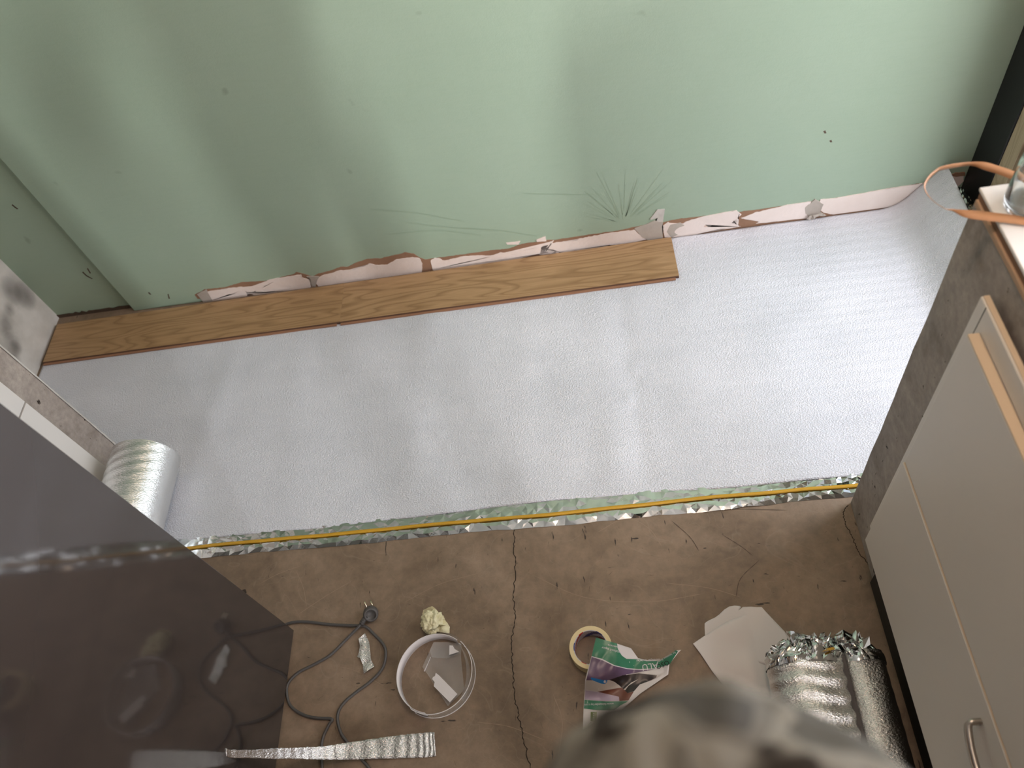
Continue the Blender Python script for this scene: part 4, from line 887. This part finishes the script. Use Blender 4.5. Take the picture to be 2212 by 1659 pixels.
# crumpled film collar at the far end
bm = bmesh.new(); rows = 12; V = []
for j in range(rows + 1):
    s = j / rows; ring = []
    for i in range(N * 2):
        a, b = pr[(i // 2) % N], pr[(i // 2 + 1) % N]; f_ = (i % 2) / 2; x = a[0] + (b[0] - a[0]) * f_; z = a[1] + (b[1] - a[1]) * f_
        cx_, cz_ = 0.41, 0.08; sh = 1.015 - 0.34 * s ** 1.5
        x2 = cx_ + (x - cx_) * sh; z2 = cz_ + (z - cz_) * (sh + .05 * s)
        q = 0.012 * (s + .15)
        if x < 0.37: q *= 1.5
        d1, d2, d3 = nz(x * 42, z * 42, s * 2 + 1), nz(x * 48 + 5, z * 48, s * 3), nz(x * 40, z * 46 + 4, s * 3)
        ring.append(bm.verts.new((x2 + q * d1 * 1.6, 0.480 + 0.060 * s + q * d2 * 1.5, max(.003, z2 + q * abs(d3) * 2.0 + .001))))
    V.append(ring)
N2 = N * 2
for a, b in zip(V, V[1:]):
    for i in range(N2):
        p_, q_, r_, s_ = a[i], a[(i + 1) % N2], b[(i + 1) % N2], b[i]
        bm.faces.new((p_, q_, r_)); bm.faces.new((p_, r_, s_))
bm.faces.new(V[-1])
put(obj('crumpled_film', bm, M['film']), t)
bm = bmesh.new()
for k in range(34):
    x = rnd.uniform(.285, .50); y = rnd.uniform(.495, .55); z = 0.12 + rnd.uniform(-.01, .028) - 0.25 * abs(y - .50); a = rnd.uniform(0, 2 * PI); l = rnd.uniform(.012, .038); w_ = rnd.uniform(.003, .009)
    d = Vector((math.cos(a), math.sin(a), rnd.uniform(-.3, .6))); n_ = Vector((-math.sin(a), math.cos(a), rnd.uniform(-.5, .5))); c0 = Vector((x, y, z))
    pts = [c0 - d * l / 2, c0 + n_ * w_, c0 + d * l / 2, c0 - n_ * w_ + Vector((0, 0, .004))]
    V4 = [bm.verts.new(p) for p in pts]; bm.faces.new(V4[:3]); bm.faces.new((V4[0], V4[2], V4[3]))
o = put(obj('film_shreds', bm, M['film']), t); o['kind'] = 'stuff'
bm = bmesh.new(); grid(bm, 2, 40, lambda u, v: (0.438 + 0.012 * u, 0.50 - 0.48 * v, 0.118 + .0015 * nz(v * 30, u, 1))); put(obj('dark_seam', bm, new_mat('dark_seam_tape', (0.06, 0.052, 0.055), 0.5)[0]), t)
bm = bmesh.new(); grid(bm, 3, 6, lambda u, v: (0.395 + 0.03 * u, 0.500 + 0.008 * v + .003 * u, 0.150 - .01 * v)); put(obj('ochre_tape_line', bm, M['orange']), t)

# ================================================================ TABLETOP THINGS
J = (0.641, 0.866, 1.1152)
t = thing('glass_jar', 'glass jar with brown paper label on the white tabletop', 'jar', J)
bm = bmesh.new(); r_ = 0.038
lathe(bm, [(0, .003), (r_ * .55, .002), (r_ * .8, 0), (r_ * .96, .004), (r_, .012), (r_, .075), (r_ * .97, .085), (r_ * .84, .095), (r_ * .80, .100), (r_ * .86, .103), (r_ * .80, .107), (r_ * .86, .111), (r_ * .82, .116), (r_ * .76, .116), (r_ * .75, .098), (r_ * .90, .084), (r_ * .93, .074), (r_ * .93, .014), (r_ * .85, .007), (0, .008)], J, 56)
put(obj('jar_glass', bm, M['glass'], None, True), t)
bm = bmesh.new(); V = []
for k in range(61):
    a = -2.0 + 3.2 * k / 60; tz = 0.0014 * (k % 2); V.append((bm.verts.new((J[0] + (r_ + .0006) * math.cos(a), J[1] + (r_ + .0006) * math.sin(a), J[2] + .016 - tz)), bm.verts.new((J[0] + (r_ + .0006) * math.cos(a), J[1] + (r_ + .0006) * math.sin(a), J[2] + .070 + tz))))
for a, b in zip(V, V[1:]): bm.faces.new((a[0], b[0], b[1], a[1]))
put(obj('paper_label', bm, new_mat('brown_label', (0.30, 0.13, 0.04), 0.6)[0], None, True), t)

# loose brown edging strip making a loop over the tabletop corner
ea = [(0.6340,0.8320,1.1250), (0.6190,0.8380,1.1250), (0.6010,0.8460,1.1250), (0.5840,0.8530,1.1250), (0.5700,0.8590,1.1250), (0.5490,0.8660,1.1250), (0.5300,0.8710,1.1250), (0.5170,0.8630,1.1350), (0.5080,0.8700,1.1380), (0.5020,0.8830,1.1380), (0.4990,0.8950,1.1380), (0.4990,0.9090,1.1380), (0.5030,0.9210,1.1380), (0.5150,0.9360,1.1380), (0.5290,0.9480,1.1360), (0.5370,0.9540,1.1340), (0.5580,0.9610,1.1300), (0.5870,0.9650,1.1250), (0.6070,0.9600,1.1250), (0.6220,0.9480,1.1250), (0.6370,0.9340,1.1250), (0.6490,0.9190,1.1250), (0.6640,0.9010,1.1250)]
eb = [(0.6320,0.8200,1.1200), (0.6160,0.8260,1.1200), (0.5990,0.8330,1.1200), (0.5810,0.8400,1.1200), (0.5680,0.8450,1.1200), (0.5450,0.8560,1.1200), (0.5330,0.8710,1.1200), (0.5280,0.8770,1.1180), (0.5210,0.8860,1.1180), (0.5140,0.9000,1.1180), (0.5110,0.9130,1.1180), (0.5110,0.9280,1.1180), (0.5170,0.9410,1.1180), (0.5270,0.9520,1.1180), (0.5400,0.9620,1.1180), (0.5470,0.9640,1.1180), (0.5640,0.9650,1.1180), (0.5900,0.9640,1.1180), (0.6030,0.9520,1.1180), (0.6160,0.9410,1.1180), (0.6330,0.9240,1.1180), (0.6470,0.9090,1.1180), (0.6620,0.8910,1.1180)]
bm = bmesh.new(); A = catmull(ea, 6); B = catmull(eb, 6); V = [(bm.verts.new(a), bm.verts.new(b)) for a, b in zip(A, B)]
for a, b in zip(V, V[1:]): bm.faces.new((a[0], b[0], b[1], a[1]))
o = obj('edging_strip', bm, M['strip_brown'], None, True); s_ = o.modifiers.new('thickness', 'SOLIDIFY'); s_.thickness = 0.0007
tag(o, 'loose curled brown edging strip looping over the corner of white tabletop', 'edging strip')
# small dark pebble by the glossy cabinet
bm = bmesh.new(); bmesh.ops.create_icosphere(bm, subdivisions=3, radius=0.007)
for v in bm.verts: v.co *= 1 + .5 * nz(v.co.x * 160, v.co.y * 160, v.co.z * 160); v.co.z *= .6
o = obj('dark_crumb', bm, M['crack']); o.location = Vector((-1.1120,0.8170,0.0000)) + Vector((0, 0, .004)); tag(o, 'tiny black crumb on the floor at the edge of the glossy cabinet', 'crumb')

# ================================================================ PERSON under the camera
def skin(name, verts, edges, mat, par, root_i=0, sub=2):
    me = bpy.data.meshes.new(name); me.from_pydata([v[0] for v in verts], edges, []); me.update()
    o = bpy.data.objects.new(name, me); C.objects.link(o)
    o.modifiers.new('skin', 'SKIN'); me_s = me.skin_vertices[0].data if me.skin_vertices else None
    if me_s is None:
        raise RuntimeError('no skin layer')
    for i, (c, r) in enumerate(verts):
        me_s[i].radius = (r, r) if not isinstance(r, tuple) else r; me_s[i].use_root = (i == root_i)
    s_ = o.modifiers.new('sub', 'SUBSURF'); s_.levels = sub; s_.render_levels = sub
    me.materials.append(mat)
    dg = bpy.context.evaluated_depsgraph_get(); dg.update()
    me2 = bpy.data.meshes.new_from_object(o.evaluated_get(dg)); bpy.data.objects.remove(o)
    o = bpy.data.objects.new(name, me2); C.objects.link(o)
    for f in me2.polygons: f.use_smooth = True
    put(o, par); return o
t = thing('person', 'person in camouflage hat and jacket seen from above at the bottom edge', 'person', (0.02, -0.06, 0.0))
cx0, cy0 = 0.022, -0.055
def chain(V, E, pts, start=None):
    last = start
    for p in pts:
        V.append(p); i = len(V) - 1
        if last is not None: E.append((last, i))
        last = i
    return last
def figure(extra=0.0):
    V, E = [], []
    pel = chain(V, E, [((cx0, cy0 - .02, 0.98), (.145 + extra, .11 + extra))])
    ch = chain(V, E, [((cx0, cy0 - .02, 1.12), (.13 + extra, .10 + extra)), ((cx0, cy0 - .015, 1.27), (.155 + extra, .11 + extra)), ((cx0, cy0 + .0, 1.38), (.13 + extra, .09 + extra))], pel)
    return V, E, pel, ch
V, E, pel, ch = figure(-0.035)
nk = chain(V, E, [((cx0, cy0 + .01, 1.46), .055), ((cx0, cy0 + .025, 1.52), .055)], ch)
chain(V, E, [((cx0 - .14, cy0 + .0, 1.39), .046), ((cx0 - .27, cy0 - .03, 1.26), .046), ((cx0 - .36, cy0 - .05, 1.12), .038), ((cx0 - .34, cy0 - .03, 0.98), .033), ((cx0 - .32, cy0 - .01, 0.88), .024)], ch)  # unseen left arm, elbow set out to shade the wall
for s in (-1, 1):
    if s > 0: a = chain(V, E, [((cx0 + s * .13, cy0 + .04, 1.39), .045), ((cx0 + s * .215, cy0 + .02, 1.49), .046), ((cx0 + s * .25, cy0 - .04, 1.64), .038), ((cx0 + s * .19, cy0 - .075, 1.78), .033), ((cx0 + s * .135, cy0 - .09, 1.88), .024)], ch)
    chain(V, E, [((cx0 + s * .09, cy0 - .02, 0.88), .085), ((cx0 + s * .10, cy0 - .0, 0.50), .055), ((cx0 + s * .10, cy0 - .03, 0.30), .052), ((cx0 + s * .10, cy0 - .04, 0.09), .038), ((cx0 + s * .11, cy0 + .06, 0.045), .034)], pel)
bo = skin('body', V, E, M['skin'], t, 0)
bo.data.materials.append(M['camo'])
for f in bo.data.polygons:
    c = f.center
    if c.z < 1.44 and not (c.x < -.25 and c.z < .93) or (c.x > cx0 + .09 and c.z < 1.80): f.material_index = 1
# jacket and trousers follow the body, left sleeve widened to shade the wall
V, E, pel, ch = figure(0.014)
V[0] = ((cx0, cy0 - .02, 0.96), (.165, .13))
chain(V, E, [((cx0, cy0 + .005, 1.445), (.078, .066))], ch)
chain(V, E, [((cx0 - .15, cy0 + .0, 1.40), .075), ((cx0 - .28, cy0 - .03, 1.26), .072), ((cx0 - .38, cy0 - .05, 1.12), .068), ((cx0 - .355, cy0 - .03, 0.98), .060), ((cx0 - .325, cy0 - .013, 0.915), .042)], ch)
for s in (1,):
    chain(V, E, [((cx0 + s * .145, cy0 + .095, 1.402), .066), ((cx0 + s * .215, cy0 + .02, 1.49), .060), ((cx0 + s * .25, cy0 - .04, 1.64), .052), ((cx0 + s * .19, cy0 - .075, 1.78), .045), ((cx0 + s * .155, cy0 - .085, 1.84), .040)], ch)
skin('jacket', V, E, M['camo'], t, 0)
V, E = [], []
p0 = chain(V, E, [((cx0, cy0 - .02, 0.99), (.15, .118))])
for s in (-1, 1): chain(V, E, [((cx0 + s * .09, cy0 - .02, 0.88), .098), ((cx0 + s * .10, cy0, 0.50), .072), ((cx0 + s * .10, cy0 - .03, 0.30), .068), ((cx0 + s * .10, cy0 - .04, 0.10), .060)], p0)
skin('trousers', V, E, M['camo'], t, 0)
for s in (-1, 1):
    skin('shoe', [((cx0 + s * .10, cy0 - .07, 0.05), .042), ((cx0 + s * .10, cy0 - .02, 0.055), .045), ((cx0 + s * .112, cy0 + .06, 0.045), .044), ((cx0 + s * .12, cy0 + .15, 0.04), .036)], [(0, 1), (1, 2), (2, 3)], M['crack'], t)
    wr = Vector((cx0 + s * .135, cy0 - .09, 1.88)) if s > 0 else Vector((cx0 - .32, cy0 - .01, 0.88)); d = Vector((-s * .25, -.05, 1)).normalized() if s > 0 else Vector((.12, .05, -1)).normalized(); sd = Vector((s * .1, 1, 0)).normalized()
    hv = [(tuple(wr), .023), (tuple(wr + d * .045), (.036, .018)), (tuple(wr + d * .085), (.038, .016))]; he = [(0, 1), (1, 2)]
    for k, L_ in enumerate((.062, .072, .066, .052)):
        b0 = wr + d * .088 + sd * (.030 - .02 * k); i0 = len(hv)
        cu = Vector((-s * .5, 0, 0)).normalized()
        hv += [(tuple(b0 + d * .005), .0092), (tuple(b0 + (d * .8 + cu * .4) * L_ * .5), .0086), (tuple(b0 + (d * .55 + cu * .6) * L_ * .9), .0078)]
        he += [(2, i0), (i0, i0 + 1), (i0 + 1, i0 + 2)]
    i0 = len(hv); hv += [(tuple(wr + d * .03 + sd * .035), .011), (tuple(wr + d * .065 + sd * .055), .0095), (tuple(wr + d * .09 + sd * .058 + Vector((-s * .012, 0, 0))), .0082)]; he += [(1, i0), (i0, i0 + 1), (i0 + 1, i0 + 2)]
    skin('hand', hv, he, M['skin'], t)
# head with face
bm = bmesh.new(); bmesh.ops.create_uvsphere(bm, u_segments=32, v_segments=24, radius=1)
hc = Vector((cx0, cy0 + .045, 1.580))
for v in bm.verts:
    c = v.co.copy(); x, y, z = c.x * .076, c.y * .095, c.z * .112
    if z < 0: x *= 1 - .28 * (-c.z) ** 2; y *= 1 - .15 * (-c.z) * (1 if c.y < 0 else .2)
    if c.y > .6:
        y += .024 * math.exp(-((c.x / .16) ** 2 + ((c.z + .18) / .20) ** 2)); y -= .010 * (math.exp(-(((abs(c.x) - .36) / .17) ** 2 + ((c.z - .05) / .13) ** 2)))
        y += .006 * math.exp(-((c.x / .3) ** 2 + ((c.z + .52) / .07) ** 2))
    v.co = hc + Vector((x, y, z))
put(obj('head', bm, M['skin'], None, True), t)
for s in (-1, 1):
    bm = bmesh.new(); bmesh.ops.create_uvsphere(bm, u_segments=12, v_segments=8, radius=.011); o = obj('eye', bm, M['white_lam2'], None, True); o.location = hc + Vector((s * .028, .078, .004)); put(o, t)
    bm = bmesh.new(); bmesh.ops.create_uvsphere(bm, u_segments=12, v_segments=8, radius=1); o = obj('ear', bm, M['skin'], None, True); o.scale = (.008, .018, .030); o.location = hc + Vector((s * .077, -.005, 0)); put(o, t)
# slouchy hat: crown with creases and a soft turned edge
bm = bmesh.new(); HC = Vector((0.026, -0.004, 1.60)); na, nr = 120, 40
V = []
for j in range(nr + 1):
    q = j / nr; ring = []
    for i in range(na):
        a = 2 * PI * i / na
        if q < .78:
            th = q / .78 * PI / 2; r = 0.105 * math.sin(th) ** 0.9; z = 0.112 * math.cos(th) ** 0.8
        else:
            e = (q - .78) / .22; r = 0.105 + 0.006 * math.sin(PI * e) ; z = -0.045 * e
        cx_, cy_ = math.cos(a), math.sin(a)
        k = 0.010 * nz(cx_ * 1.8 * r * 10, cy_ * 1.8 * r * 10, 2) + 0.006 * abs(nz(cx_ * r * 45, cy_ * r * 45, z * 12)) + .004 * nz(a * 1.2 * cx_, cy_ * 3, z * 40)
        ring.append(bm.verts.new((HC.x + cx_ * (r + k * .45), HC.y + cy_ * (r * 0.98 + k * .45) + .0, HC.z + z + k * (1 - q * .6) * 1.5)))
    V.append(ring)
for a, b in zip(V, V[1:]):
    for i in range(na): bm.faces.new((a[i], a[(i + 1) % na], b[(i + 1) % na], b[i]))
bmesh.ops.remove_doubles(bm, verts=bm.verts, dist=1e-5); bmesh.ops.recalc_face_normals(bm, faces=bm.faces)
o = obj('hat', bm, M['camo'], None, True); s_ = o.modifiers.new('thickness', 'SOLIDIFY'); s_.thickness = 0.002; put(o, t)
